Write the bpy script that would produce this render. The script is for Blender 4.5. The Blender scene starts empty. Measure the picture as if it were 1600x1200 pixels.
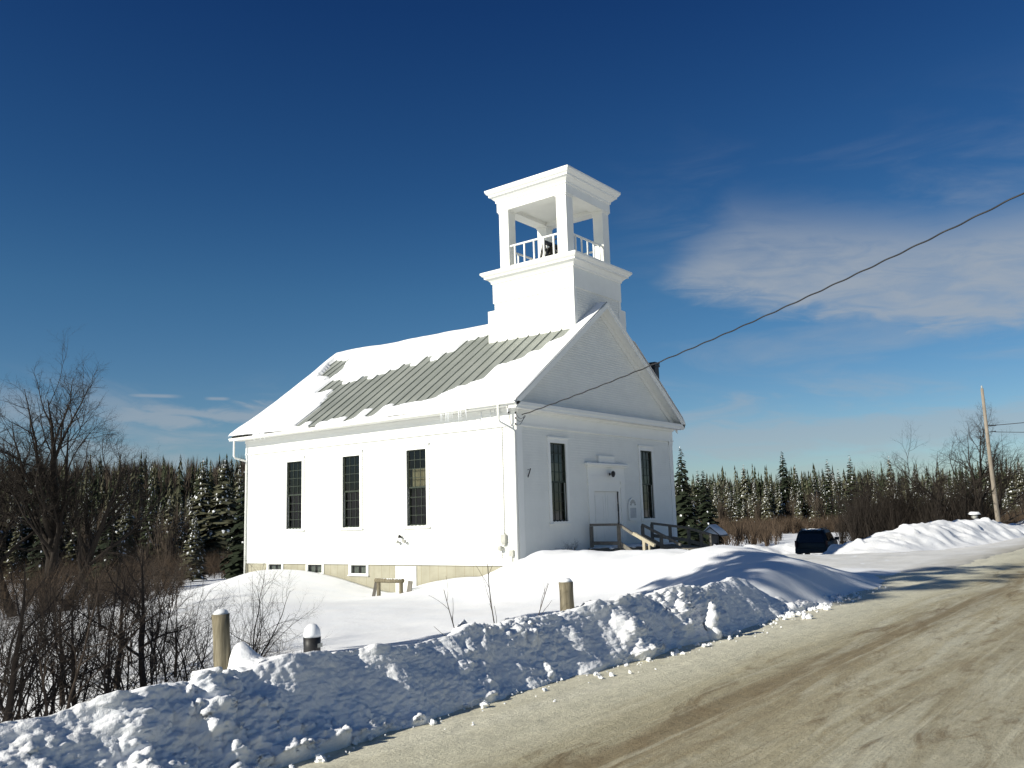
import bpy, math, random
import numpy as np
from mathutils import Vector, Matrix
random.seed(7); rng = np.random.default_rng(11)
R = math.radians
scene = bpy.context.scene
COL = scene.collection
SUN_D, SUN_E = 20.0, 26.5           # sun: degrees ahead of the facade plane, elevation

# ------------------------------------------------------------------ helpers
class MB:
    def __init__(s): s.v = []; s.f = []; s.m = []; s.mi = 0
    def add(s, vs, fs):
        o = len(s.v); s.v.extend([tuple(p) for p in vs]); s.f.extend([tuple(i + o for i in f) for f in fs]); s.m.extend([s.mi] * len(fs)); return s
    def box(s, x0, x1, y0, y1, z0, z1):
        x0, x1 = sorted((x0, x1)); y0, y1 = sorted((y0, y1)); z0, z1 = sorted((z0, z1))
        return s.add([(x0,y0,z0),(x1,y0,z0),(x1,y1,z0),(x0,y1,z0),(x0,y0,z1),(x1,y0,z1),(x1,y1,z1),(x0,y1,z1)],
                     [(0,3,2,1),(4,5,6,7),(0,1,5,4),(1,2,6,5),(2,3,7,6),(3,0,4,7)])
    def bar(s, a, b, w, h, up=(0,0,1)):
        a = Vector(a); b = Vector(b); d = (b - a).normalized(); up = Vector(up)
        r = d.cross(up)
        if r.length < 1e-4: r = d.cross(Vector((0,1,0)))
        r.normalize(); u = r.cross(d)
        vs = [p + r * (sx * w / 2) + u * (sz * h / 2) for p in (a, b) for sx, sz in ((-1,-1),(1,-1),(1,1),(-1,1))]
        return s.add(vs, [(3,2,1,0),(4,5,6,7),(0,1,5,4),(1,2,6,5),(2,3,7,6),(3,0,4,7)])
    def quad(s, *p): return s.add(p, [tuple(range(len(p)))])
    def tube(s, pts, rad, n=6, cap=True):
        pts = [Vector(p) for p in pts]
        if not hasattr(rad, '__len__'): rad = [rad] * len(pts)
        o = len(s.v); ref = Vector((0.31, 0.17, 0.93)); k = len(pts)
        for i, p in enumerate(pts):
            d = (pts[min(i+1, k-1)] - pts[max(i-1, 0)])
            if d.length < 1e-9: d = Vector((0,0,1))
            d.normalize()
            if abs(d.dot(ref)) > .95: ref = Vector((.9,.3,.1))
            a = d.cross(ref).normalized(); b = d.cross(a)
            for j in range(n):
                t = 2 * math.pi * j / n
                s.v.append(tuple(p + (a * math.cos(t) + b * math.sin(t)) * rad[i]))
        fs = []
        for i in range(k - 1):
            for j in range(n):
                fs.append((o+i*n+j, o+i*n+(j+1) % n, o+(i+1)*n+(j+1) % n, o+(i+1)*n+j))
        if cap:
            fs.append(tuple(o + j for j in reversed(range(n)))); fs.append(tuple(o+(k-1)*n+j for j in range(n)))
        s.f.extend(fs); s.m.extend([s.mi] * len(fs)); return s
    def lathe(s, prof, n=16, c=(0,0,0)):
        o = len(s.v); k = len(prof)
        for r, z in prof:
            for j in range(n):
                t = 2 * math.pi * j / n; s.v.append((c[0] + r*math.cos(t), c[1] + r*math.sin(t), c[2] + z))
        fs = [(o+i*n+j, o+i*n+(j+1) % n, o+(i+1)*n+(j+1) % n, o+(i+1)*n+j) for i in range(k-1) for j in range(n)]
        fs.append(tuple(o + j for j in reversed(range(n)))); fs.append(tuple(o+(k-1)*n+j for j in range(n)))
        s.f.extend(fs); s.m.extend([s.mi] * len(fs)); return s
    def build(s, name, mats, parent=None, smooth=False, loc=None):
        me = bpy.data.meshes.new(name); me.from_pydata(s.v, [], s.f); me.update()
        if not isinstance(mats, (list, tuple)): mats = [mats]
        for m in mats: me.materials.append(m)
        if len(mats) > 1: me.polygons.foreach_set('material_index', s.m)
        if smooth: me.polygons.foreach_set('use_smooth', [True] * len(me.polygons))
        return link(name, me, parent, loc)

def link(name, me, parent=None, loc=None):
    o = bpy.data.objects.new(name, me); COL.objects.link(o)
    if parent is not None: o.parent = parent
    if loc is not None: o.location = loc
    return o

def np_mesh(name, V, F, mat, smooth=True, parent=None, loc=None):
    """V (n,3); F (m,k) int array, all polygons with k corners"""
    me = bpy.data.meshes.new(name); F = np.asarray(F, np.int32); m, k = F.shape
    me.vertices.add(len(V)); me.vertices.foreach_set('co', np.asarray(V, np.float32).ravel())
    me.loops.add(m * k); me.loops.foreach_set('vertex_index', F.ravel())
    me.polygons.add(m); me.polygons.foreach_set('loop_start', np.arange(0, m * k, k, dtype=np.int32))
    me.polygons.foreach_set('loop_total', np.full(m, k, np.int32))
    if smooth: me.polygons.foreach_set('use_smooth', np.ones(m, bool))
    me.update(calc_edges=True); me.validate()
    me.materials.append(mat)
    return link(name, me, parent, loc)

def grid_faces(nx, ny):
    i, j = np.meshgrid(np.arange(nx - 1), np.arange(ny - 1), indexing='ij')
    a = i * ny + j
    return np.stack([a, a + ny, a + ny + 1, a + 1], -1).reshape(-1, 4)

def tag(o, label, cat, group=None, kind=None):
    if label: o['label'] = label
    if cat: o['category'] = cat
    if group: o['group'] = group
    if kind: o['kind'] = kind
    return o
def thing(name, label, cat, loc=(0,0,0), rz=0, group=None):
    o = bpy.data.objects.new(name, None); COL.objects.link(o); o.location = loc; o.rotation_euler = (0, 0, rz); o.empty_display_size = .3
    return tag(o, label, cat, group)
def struct(o): o['kind'] = 'structure'; return o
def dup(root, loc, rz=0, sc=1, label=None):
    r = root.copy(); COL.objects.link(r); r.location = loc; r.rotation_euler = (0, 0, rz)
    r.scale = (sc, sc, sc) if not hasattr(sc, '__len__') else sc
    if label: r['label'] = label
    for ch in root.children:
        c = ch.copy(); COL.objects.link(c); c.parent = r
        for g in ch.children:
            d = g.copy(); COL.objects.link(d); d.parent = c
    return r

# ------------------------------------------------------------------ numpy noise
def _h(ix, iy, iz, seed):
    n = (ix.astype(np.int64) * 374761393 + iy.astype(np.int64) * 668265263 + iz.astype(np.int64) * 2147483647 + seed * 1274126177) & 0xFFFFFFFF
    n = ((n ^ (n >> 13)) * 1274126177) & 0xFFFFFFFF
    n = ((n ^ (n >> 16)) * 2246822519) & 0xFFFFFFFF
    return ((n ^ (n >> 15)) & 0xFFFFFF) / float(0xFFFFFF) * 2 - 1
def vnoise(x, y, z=None, seed=0):
    x = np.asarray(x, float); y = np.asarray(y, float)
    z = np.zeros_like(x) if z is None else np.asarray(z, float)
    fx, fy, fz = np.floor(x), np.floor(y), np.floor(z)
    u, v, w = x - fx, y - fy, z - fz
    u, v, w = [t*t*t*(t*(t*6-15)+10) for t in (u, v, w)]
    r = 0
    for dx in (0, 1):
        for dy in (0, 1):
            for dz in (0, 1):
                r = r + _h(fx+dx, fy+dy, fz+dz, seed) * (u if dx else 1-u) * (v if dy else 1-v) * (w if dz else 1-w)
    return r
def fbm(x, y, z=None, oct=4, seed=0):
    a, s, t = 0, 1.0, 0
    z = np.zeros_like(np.asarray(x, float)) if z is None else z
    for k in range(oct):
        a = a + s * vnoise(np.asarray(x) * 2**k + 13.7*k, np.asarray(y) * 2**k - 7.3*k, np.asarray(z) * 2**k, seed + k); t += s; s *= .5
    return a / t
def sstep(a, b, x):
    t = np.clip((x - a) / (b - a), 0, 1); return t * t * (3 - 2 * t)

# ------------------------------------------------------------------ materials
class NT:
    def __init__(s, name):
        s.mat = bpy.data.materials.new(name); s.mat.use_nodes = True; s.t = s.mat.node_tree
        s.b = s.t.nodes['Principled BSDF']; s.co = None
    def n(s, typ, **kw):
        nd = s.t.nodes.new(typ)
        for k, v in kw.items():
            if k in nd.inputs: s.set(nd.inputs[k], v)
            else: setattr(nd, k, v)
        return nd
    def set(s, inp, v):
        if isinstance(v, bpy.types.NodeSocket): s.t.links.new(v, inp)
        else: inp.default_value = v
    def obj(s, scale=(1,1,1), kind='Object'):
        tc = s.n('ShaderNodeTexCoord'); mp = s.n('ShaderNodeMapping'); mp.inputs['Scale'].default_value = scale
        s.t.links.new(tc.outputs[kind], mp.inputs['Vector']); return mp.outputs['Vector']
    def pos(s, scale=(1,1,1)):
        g = s.n('ShaderNodeNewGeometry'); mp = s.n('ShaderNodeMapping'); mp.inputs['Scale'].default_value = scale
        s.t.links.new(g.outputs['Position'], mp.inputs['Vector']); return mp.outputs['Vector']
    def noise(s, vec, scale, detail=4, rough=.55, dist=0):
        nd = s.n('ShaderNodeTexNoise'); s.t.links.new(vec, nd.inputs['Vector'])
        nd.inputs['Scale'].default_value = scale; nd.inputs['Detail'].default_value = detail
        nd.inputs['Roughness'].default_value = rough; nd.inputs['Distortion'].default_value = dist
        return nd.outputs['Fac']
    def ramp(s, fac, stops):
        nd = s.n('ShaderNodeValToRGB'); e = nd.color_ramp.elements
        while len(e) > 1: e.remove(e[-1])
        for i, (p, c) in enumerate(stops):
            if i == 0: el = e[0]; el.position = p
            else: el = e.new(p)
            if not hasattr(c, '__len__'): c = (c, c, c)
            el.color = (*c, 1)
        s.t.links.new(fac, nd.inputs['Fac']); return nd.outputs['Color']
    def mix(s, fac, a, b, blend='MIX'):
        nd = s.n('ShaderNodeMix', data_type='RGBA', blend_type=blend)
        s.set(nd.inputs[0], fac)
        for k, v in ((6, a), (7, b)): s.set(nd.inputs[k], (*v, 1) if isinstance(v, tuple) and len(v) == 3 else v)
        return nd.outputs[2]
    def math(s, op, a, b=0.0, c=None):
        nd = s.n('ShaderNodeMath', operation=op); s.set(nd.inputs[0], a); s.set(nd.inputs[1], b)
        if c is not None: s.set(nd.inputs[2], c)
        return nd.outputs[0]
    def bump(s, h, strength=.3, dist=.02, nrm=None):
        nd = s.n('ShaderNodeBump'); s.t.links.new(h, nd.inputs['Height'])
        nd.inputs['Strength'].default_value = strength; nd.inputs['Distance'].default_value = dist
        if nrm is not None: s.t.links.new(nrm, nd.inputs['Normal'])
        return nd.outputs['Normal']
    def out(s, color=None, rough=None, normal=None, spec=None, metal=None):
        if color is not None: s.set(s.b.inputs['Base Color'], (*color, 1) if isinstance(color, tuple) and len(color) == 3 else color)
        if rough is not None: s.set(s.b.inputs['Roughness'], rough)
        if normal is not None: s.set(s.b.inputs['Normal'], normal)
        if spec is not None: s.b.inputs['Specular IOR Level'].default_value = spec
        if metal is not None: s.b.inputs['Metallic'].default_value = metal
        return s.mat

def simple(name, c, rough=.7, var=.15, scale=6, spec=.3, bump=.1, metal=0, stretch=(1,1,1)):
    n = NT(name); v = n.obj(stretch); f = n.noise(v, scale, 5, .6)
    lo = tuple(x * (1 - var) for x in c); hi = tuple(min(1, x * (1 + var)) for x in c)
    col = n.ramp(f, [(.3, lo), (.7, hi)])
    return n.out(col, rough, n.bump(f, bump, .01), spec, metal)

def mk_paint(name, c=(.81,.815,.765), wear=.05):
    n = NT(name); v = n.pos((1,1,1)); f = n.noise(v, 1.3, 6, .65); g = n.noise(n.pos((8,8,.6)), 3, 4, .6)
    col = n.ramp(f, [(.25, tuple(x*(1-wear*1.6) for x in c)), (.6, c)])
    col = n.mix(n.ramp(g, [(.55, 0.0), (.8, .35)]), col, tuple(x*(1-wear*2.2) for x in c))
    return n.out(col, .55, n.bump(n.noise(v, 40, 3), .06, .01), .3)
M = {}
M['white'] = mk_paint('white_paint')
M['trim'] = mk_paint('white_trim_paint', (.82,.825,.78), .03)
M['found'] = None
def mk_found():
    n = NT('tan_foundation_board'); v = n.pos(); f = n.noise(v, 2, 6, .6)
    col = n.ramp(f, [(.3, (.31,.295,.225)), (.7, (.39,.372,.29))])
    sx = n.n('ShaderNodeSeparateXYZ'); n.t.links.new(n.pos(), sx.inputs[0])
    fr = n.math('FRACT', n.math('MULTIPLY', sx.outputs['Y'], 1/.41))
    line = n.math('LESS_THAN', fr, .035)
    col = n.mix(line, col, (.25,.22,.15))
    return n.out(col, .8, n.bump(f, .2, .01), .2)
M['found'] = mk_found()
def mk_snow(name, big=1.0, fine=.35, dirt=0.0):
    n = NT(name); v = n.pos()
    f1 = n.noise(v, 1.1, 5, .55); f2 = n.noise(v, 14, 6, .65); f3 = n.noise(v, 90, 3, .6)
    col = n.ramp(f1, [(.3, (.83,.85,.885)), (.7, (.885,.89,.90))])
    if dirt:
        d = n.ramp(n.noise(v, 2.3, 8, .7), [(.52, 0.0), (.75, dirt)])
        col = n.mix(d, col, (.52,.49,.43))
    nb = n.bump(f1, .25 * big, .12); nb = n.bump(f2, fine, .025, nb); nb = n.bump(f3, fine * .7, .006, nb)
    return n.out(col, .72, nb, .25)
M['snow'] = mk_snow('field_snow', 1, .18)
M['bank'] = mk_snow('plowed_snow', 1, .7, .22)
M['roofsnow'] = mk_snow('settled_snow', .6, .2)
def mk_road():
    n = NT('sanded_icy_road'); v = n.pos()
    sx = n.n('ShaderNodeSeparateXYZ'); n.t.links.new(v, sx.inputs[0])
    warp = n.math('MULTIPLY', n.math('SUBTRACT', n.noise(n.pos((.10,.5,1)), 1.6, 3), .5), 1.0)
    y = n.math('ADD', sx.outputs['Y'], warp)
    # distance across the road from the bank (metres)
    t = n.math('MULTIPLY', n.math('SUBTRACT', -12.65, y), 1/8.0)
    band = n.ramp(t, [(0.0,(.70,.69,.66)), (.07,(.64,.63,.585)), (.115,(.58,.565,.505)), (.155,(.47,.445,.37)), (.205,(0.386,0.353,0.277)), (.235,(0.244,0.202,0.139)), (.285,(0.336,0.294,0.218)), (.34,(0.395,0.361,0.286)), (.42,(0.328,0.294,0.227)), (.50,(0.420,0.399,0.344)), (.60,(0.470,0.454,0.412)), (.75,(0.403,0.378,0.319)), (.9,(0.521,0.504,0.470))])
    s1 = n.noise(n.pos((.18,1.7,1)), 1.1, 9, .66, 1.0)       # long streaks along the road
    s2 = n.noise(n.pos((.42,1.5,1)), 1.5, 10, .72, 1.4)
    s3 = n.noise(n.pos((.10,5.5,1)), 2.0, 6, .65, .2)
    ice = n.ramp(s1, [(.46, 0.0), (.66, .8)])
    col = n.mix(ice, band, (.58,.56,.49))
    mud = n.ramp(s2, [(.525, 0.0), (.65, .9)])
    edge = n.ramp(t, [(.09, 0.0), (.20, 1.0)])
    far_side = n.ramp(t, [(.45, 1.0), (.75, .35)])
    col = n.mix(n.math('MULTIPLY', n.math('MULTIPLY', mud, edge), far_side), col, (.20,.155,.098))
    tr = n.ramp(s3, [(.56, 0.0), (.68, .4)])
    col = n.mix(n.math('MULTIPLY', tr, edge), col, (.26,.215,.145))
    tr2 = n.ramp(s3, [(.34, .45), (.45, 0.0)])
    col = n.mix(tr2, col, (.60,.585,.53))
    grit = n.ramp(n.noise(v, 55, 5, .78), [(.34, .45), (.50, 1.0), (.7, 1.15)])
    col = n.mix(.5, col, grit, 'MULTIPLY')
    blot = n.ramp(n.noise(v, 7, 6, .7), [(.35, .78), (.6, 1.14)])
    col = n.mix(.6, col, blot, 'MULTIPLY')
    sp = n.ramp(n.noise(v, 26, 3, .6), [(.62, 0.0), (.70, .7)])
    col = n.mix(n.math('MULTIPLY', sp, edge), col, (.17,.14,.095))
    rough = n.ramp(s1, [(.4, .75), (.68, .42)])
    nb = n.bump(s2, .4, .03); nb = n.bump(n.noise(v, 22, 6, .75), .7, .02, nb); nb = n.bump(n.noise(v, 60, 4, .7), .5, .008, nb); nb = n.bump(n.noise(n.pos((.8,9,1)), 2.2, 3), .3, .02, nb)
    col = n.mix(1.0, col, (1.06,1.03,.86), 'MULTIPLY')
    return n.out(col, rough, nb, .35)
M['road'] = mk_road()
def mk_apron():
    n = NT('packed_snow_drive'); v = n.pos()
    s = n.noise(n.pos((.5,1.2,1)), 1.1, 7, .65, .5); g = n.noise(v, 30, 5, .7)
    col = n.ramp(s, [(.3, (.66,.65,.62)), (.5, (.76,.755,.735)), (.7, (.81,.81,.80))])
    sx = n.n('ShaderNodeSeparateXYZ'); n.t.links.new(v, sx.inputs[0])
    tan = n.math('MULTIPLY', n.ramp(n.math('ADD', n.math('MULTIPLY', n.math('ADD', sx.outputs['Y'], 12.7), .4), n.math('MULTIPLY', n.math('SUBTRACT', n.noise(n.pos((.3,1,1)), .9, 6, .6), .5), .9)), [(.0, 1.0), (.55, .0)]), .8)
    col = n.mix(tan, col, (.42,.39,.31))
    return n.out(n.mix(.25, col, n.ramp(g, [(.35, .75), (.6, 1.0)]), 'MULTIPLY'), .7, n.bump(g, .4, .015, n.bump(s, .4, .05)), .25)
M['apron'] = mk_apron()
def mk_metal():
    n = NT('standing_seam_metal'); v = n.pos(); f = n.noise(n.pos((1,1,1)), 1.2, 6, .6)
    sx = n.n('ShaderNodeSeparateXYZ'); n.t.links.new(v, sx.inputs[0])
    pan = n.n('ShaderNodeTexWhiteNoise', noise_dimensions='1D'); n.t.links.new(n.math('FLOOR', n.math('MULTIPLY', n.math('ADD', sx.outputs['Y'], .42), 1/.53)), pan.inputs['W'])
    col = n.ramp(f, [(.3, (.23,.25,.225)), (.7, (.32,.34,.31))])
    col = n.mix(n.math('MULTIPLY', pan.outputs['Value'], .35), col, (.40,.42,.37))
    return n.out(col, .5, n.bump(f, .08, .02), .5, .25)
M['metal'] = mk_metal()
M['sash'] = simple('dark_green_sash', (.030,.040,.028), .5, .2, 5)
def mk_glass():
    n = NT('old_window_glass'); t = n.t
    tr = n.n('ShaderNodeBsdfTransparent'); tr.inputs['Color'].default_value = (.40,.43,.40,1)
    gl = n.n('ShaderNodeBsdfGlossy'); gl.inputs['Roughness'].default_value = .03; gl.inputs['Color'].default_value = (.9,.9,.9,1)
    nb = n.bump(n.noise(n.pos(), 2.2, 2), .08, .03); t.links.new(nb, gl.inputs['Normal'])
    fr = n.n('ShaderNodeFresnel'); fr.inputs['IOR'].default_value = 1.5; t.links.new(nb, fr.inputs['Normal'])
    mx = n.n('ShaderNodeMixShader'); t.links.new(fr.outputs[0], mx.inputs[0]); t.links.new(tr.outputs[0], mx.inputs[1]); t.links.new(gl.outputs[0], mx.inputs[2])
    t.links.new(mx.outputs[0], t.nodes['Material Output'].inputs['Surface']); return n.mat
M['glass'] = mk_glass()
M['black'] = simple('black_iron', (.018,.018,.019), .5, .3, 9, .4)
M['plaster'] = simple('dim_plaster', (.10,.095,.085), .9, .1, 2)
M['floorwood'] = simple('floor_wood', (.12,.08,.05), .7, .2, 2)
M['curtain'] = simple('tan_curtain', (.80,.68,.50), .9, .15, 4, stretch=(1,14,1))
M['wood'] = simple('weathered_rail_wood', (.16,.15,.13), .85, .3, 5, .2, .3, stretch=(6,6,1))
M['sunlit_wood'] = simple('sunlit_rail_wood', (.40,.36,.27), .8, .2, 5, .2, .2, stretch=(6,6,1))  # same rail wood made lighter: sunshine put into the colour
def mk_post():
    n = NT('weathered_cedar'); f = n.noise(n.obj((9,9,.8)), 3, 7, .7, .5); g = n.noise(n.obj((60,60,1.6)), 1.3, 5, .7)
    col = n.ramp(f, [(.3, (.13,.11,.07)), (.5, (.23,.20,.135)), (.72, (.32,.285,.205))])
    col = n.mix(.7, col, n.ramp(g, [(.34, .35), (.6, 1.0)]), 'MULTIPLY')
    return n.out(col, .85, n.bump(g, .5, .01, n.bump(f, .5, .02)), .2)
M['post'] = mk_post()
M['plasticgrey'] = simple('utility_grey', (.42,.42,.38), .5, .1, 6)
M['bark'] = simple('dark_bark', (.034,.028,.023), .9, .35, 14, .15, .5, stretch=(3,3,.7))
M['bark2'] = simple('grey_brown_bark', (.062,.050,.040), .9, .35, 14, .15, .4)
M['twig'] = simple('brown_twig', (.052,.040,.031), .9, .35, 3, .15, .1)
M['needle'] = simple('spruce_needles', (.040,.050,.026), .85, .45, .9, .15, .2)
M['needle2'] = simple('olive_fir_needles', (.085,.085,.052), .85, .4, .9, .15, .2)
M['needle3'] = simple('dark_spruce_needles', (.020,.027,.015), .85, .5, .9, .15, .2)
M['treesnow'] = simple('branch_snow', (.82,.84,.86), .8, .05, 3, .2, .2)
M['brush'] = simple('red_brown_brush', (.088,.064,.045), .95, .35, .25, .1, .1)
M['hard'] = simple('grey_brown_hardwood', (.10,.08,.062), .95, .3, .12, .1, .1)
M['ice'] = simple('icicle_ice', (.80,.83,.85), .25, .05, 9, .6)
M['pole'] = simple('grey_pole_wood', (.27,.235,.19), .9, .25, 4, .15, .2, stretch=(5,5,.5))
M['bronze'] = simple('dark_bell_bronze', (.03,.027,.02), .4, .3, 5, .5, .05, .6)
M['carpaint'] = simple('dark_green_car_paint', (.006,.010,.010), .45, .3, 3, .5, .02)
M['carglass'] = simple('dark_car_glass', (.008,.010,.012), .08, .1, 3, .5, 0)
M['rubber'] = simple('tyre_rubber', (.02,.02,.02), .9, .2, 9)
M['red'] = simple('tail_lamp_red', (.06,.006,.006), .25, .1, 9, .5, 0)
M['chrome'] = simple('dull_alloy', (.35,.35,.36), .4, .1, 5, .5, 0, .7)
M['board'] = simple('dark_notice_panel', (.05,.05,.055), .6, .2, 7)
M['paper'] = simple('grey_paper', (.50,.52,.52), .8, .12, 9)

# ------------------------------------------------------------------ terrain height
CAM = Vector((-23.45, -17.90, 1.466))
CP = np.array([
 (-80,-13,-.5),(-40,-12,-.4),(-24,-12.5,-.17),(-20,-12.5,-.17),(-16,-12.5,-.17),(-10,-12.5,-.17),(-5,-12.5,-.17),(0,-12.5,-.17),(6,-12.5,-.17),(14,-12.5,-.17),(24,-12.5,-.19),(40,-12.5,-.19),(80,-12.5,-.19),(160,-12,-.2),
 (-26,-10.4,-.75),(-22,-10.3,-.55),(-19,-10.3,-.40),(-16,-10.3,-.32),(-12,-10.2,-.22),(-9,-10,-.1),
 (-28,-6,-2.2),(-22,-6.5,-1.6),(-18.5,-7,-1.05),(-20,-1,-2.3),(-26,5,-3.0),(-16,0,-1.5),(-20,10,-3.2),(-13,7,-1.9),(-14,14,-3.0),(-12,2.6,-.85),
 (-14,-6,-.75),(-10,-5.5,-.72),(-6.5,-3,-.66),(-8,1.5,-.60),(-10,3,-.62),(-5,4.5,-.90),(-3,0,-.62),(-.3,1.2,-.42),(-.3,2.6,-.5),(-.3,4.2,-.72),(-.3,5.6,-1.05),(-.3,7,-.95),(-1.4,7.2,-.85),(-1.6,5.2,-1.02),(-1.6,4.0,-.92),
 (-2,9,-.50),(-1.8,10.8,-.27),(-1.4,12.2,-.28),(-.6,13.4,-.45),(-.5,14.9,-.74),(-2,15.5,-1.0),(-6,9.5,-.72),(-9,7,-1.05),(-4,12.5,-.9),
 (-.1,-.1,.02),(.5,-1.0,.05),(2,-1.5,.08),(3.6,-1,.2),(5,-3.4,.0),(9,-2,-.1),(11.5,0,-.35),(0,-8,-.05),(6,-8,-.15),(10,-9,-.17),
 (0,20,-1.8),(-10,22,-2.9),(-20,30,-3.4),(10,25,-2),(22,26,-2.2),(40,40,-2.4),(0,45,-3.5),(-15,60,-3.7),(40,80,-2.4),(80,40,-2.3),(0,85,-3.6),(90,90,-2.3),(120,30,-2.3),
 (12,-5.5,-.30),(14,0,-.7),(18,-3,-.72),(24,-2,-1.12),(28,1,-1.3),(34,4,-1.45),(20,5,-1.2),(16,10,-1.3),(12.5,5,-.6),(12,15,-1.4),(20,-8,-.45),(28,-8,-.5),(40,-4,-1.2),(60,0,-1.6),(100,-2,-1.5),(40,-10,-.35),(80,-9,-.5),
 (-60,-22,-.4),(-20,-22,-.17),(20,-22,-.19),(80,-22,-.19),(0,-40,-.3),(-60,20,-3.6),(-60,70,-3.8),(160,-25,-.3)], float)
def _rbf():
    P = CP[:, :2]; D = np.sqrt(((P[:, None] - P[None]) ** 2).sum(-1) + .25)
    n = len(P); A = np.zeros((n + 1, n + 1)); A[:n, :n] = D + np.eye(n) * -.02; A[:n, n] = 1; A[n, :n] = 1
    return np.linalg.solve(A, np.append(CP[:, 2], 0))
RBW = _rbf()
MOUND = [(-1.2,-1.5,.35),(-2.6,-3.0,.80),(-3.0,-4.4,.86),(-2.8,-5.8,.84),(-2.9,-7.2,.80),(-3.6,-8.8,.86),(-4.7,-10.2,.86),(-6.3,-11.1,.74),(-8.2,-11.6,.54)]
def seg_bump(x, y, pts, w, p=2.0):
    out = np.zeros_like(x)
    for (ax, ay, ah), (bx, by, bh) in zip(pts[:-1], pts[1:]):
        dx, dy = bx - ax, by - ay
        t = np.clip(((x-ax)*dx + (y-ay)*dy) / (dx*dx + dy*dy), 0, 1)
        d = np.hypot(x - ax - t*dx, y - ay - t*dy)
        out = np.maximum(out, (ah + (bh-ah)*t) * np.exp(-(d / w) ** p))
    return out
def H(x, y, detail=True):
    x = np.atleast_1d(np.asarray(x, float)); y = np.atleast_1d(np.asarray(y, float)); sh = x.shape
    x = x.ravel(); y = y.ravel(); z = np.zeros_like(x)
    for i in range(0, len(x), 20000):
        d = np.sqrt((x[i:i+20000, None] - CP[None, :, 0])**2 + (y[i:i+20000, None] - CP[None, :, 1])**2 + .25)
        z[i:i+20000] = d @ RBW[:-1] + RBW[-1]
    # road bed and its flat shoulder
    kd = sstep(-6.5, -4.2, x) * sstep(60, 40, x); onroad = sstep(-12.2, -12.7, y) * (1 - kd) + sstep(-11.2, -12.1, y) * kd; onroad = onroad * sstep(-27, -23, y)
    z = z * (1 - onroad) + -.19 * onroad
    # far land: valley floor, then the wooded hill
    r = np.hypot(x - CAM.x, y - CAM.y); az = np.degrees(np.arctan2(y - CAM.y, x - CAM.x))
    tl = sstep(30, 50, az)                                # 0 = right of the church, 1 = left
    edge = 170 + (108 - 170) * tl; base = -2.3 + (-3.7 + 2.3) * tl
    top = 3.2 + (12.2 - 3.2) * tl
    south = sstep(2, -6, az) + sstep(120, 150, az); base = base + 2.0 * np.clip(south, 0, 1)
    far = base + (top - base) * sstep(edge - 5, edge + 170, r)
    far = far + 2.2 * fbm(x / 90, y / 90, seed=5, oct=3) * sstep(edge, edge + 80, r)
    k = sstep(70, 110, r) * (1 - sstep(-10.8, -11.8, y) * sstep(-30, -24, y) * sstep(260, 180, r))
    z = z * (1 - k) + far * k
    near = 1 - sstep(40, 70, r)
    m = seg_bump(x, y, MOUND, 1.9, 2.0)
    mn = 1 + .25 * fbm(x * .7, y * .7, seed=9, oct=3)
    z = z + m * mn * .95 * sstep(-12.7, -11.75, y + .18 * fbm(x * 1.3, y * 0, seed=19, oct=3))
    if detail:
        off = 1 - onroad
        dr = sstep(-6, -2, x) * sstep(1.5, -2.0, y) * sstep(-12.9, -11.5, y) * sstep(34, 28, x)
        z = z + off * (.05 * fbm(x * .35, y * .35, seed=21, oct=3) + .014 * fbm(x * 1.7, y * 1.7, seed=22, oct=4) * (1 + 1.0 * dr))
    return z.reshape(sh)
def Hz(x, y): return float(H([x], [y])[0])

def axis(spec):
    out = []
    for a, b, s in spec:
        n = max(1, int(round((b - a) / s))); out.extend(list(a + (b - a) * np.arange(n) / n))
    out.append(spec[-1][1]); return np.array(out)
gx = axis([(-1500,-400,110),(-400,-120,28),(-120,-45,5),(-45,-26,.9),(-26,-1,.16),(-1,14,.2),(14,36,.4),(36,80,1.2),(80,260,5),(260,500,14),(500,1500,100)])
gy = axis([(-1500,-300,120),(-300,-60,24),(-60,-26,3),(-26,-13,.8),(-13,-3,.14),(-3,17,.2),(17,40,.7),(40,100,2),(100,300,6),(300,600,20),(600,1500,90)])
X, Y = np.meshgrid(gx, gy, indexing='ij')
Zg = H(X, Y)
# the church stands in a dug-out cellar hole: lower the snow inside its walls
inside = (X > .12) & (X < 11.0) & (Y > .12) & (Y < 14.8); Zg = np.where(inside, np.minimum(Zg, -2.2), Zg)
ground = struct(np_mesh('ground', np.stack([X, Y, Zg], -1).reshape(-1, 3), grid_faces(len(gx), len(gy)), M['snow']))

# ---- road
rx = axis([(-70,-26,.6),(-26,-2,.12),(-2,30,.3),(30,80,1),(80,170,4)])
ry = axis([(-23.5,-18.5,.25),(-18.5,-11.5,.07)])
X, Y = np.meshgrid(rx, ry, indexing='ij')
Zr = -.15 + .012 * fbm(X * .5, Y * 3.2, seed=31, oct=3) + .016 * fbm(X * .12, Y * 2.2, seed=33, oct=2) - .012 * np.exp(-((Y + 14.45) / .35) ** 2) + .006 * fbm(X * 5, Y * 6, seed=34, oct=2) + .02 * np.abs(fbm(X * 9, Y * 9, seed=35, oct=3)) * np.exp(-((Y + 13.1) / .28) ** 2)
struct(np_mesh('road', np.stack([X, Y, Zr], -1).reshape(-1, 3), grid_faces(len(rx), len(ry)), M['road']))
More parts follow.
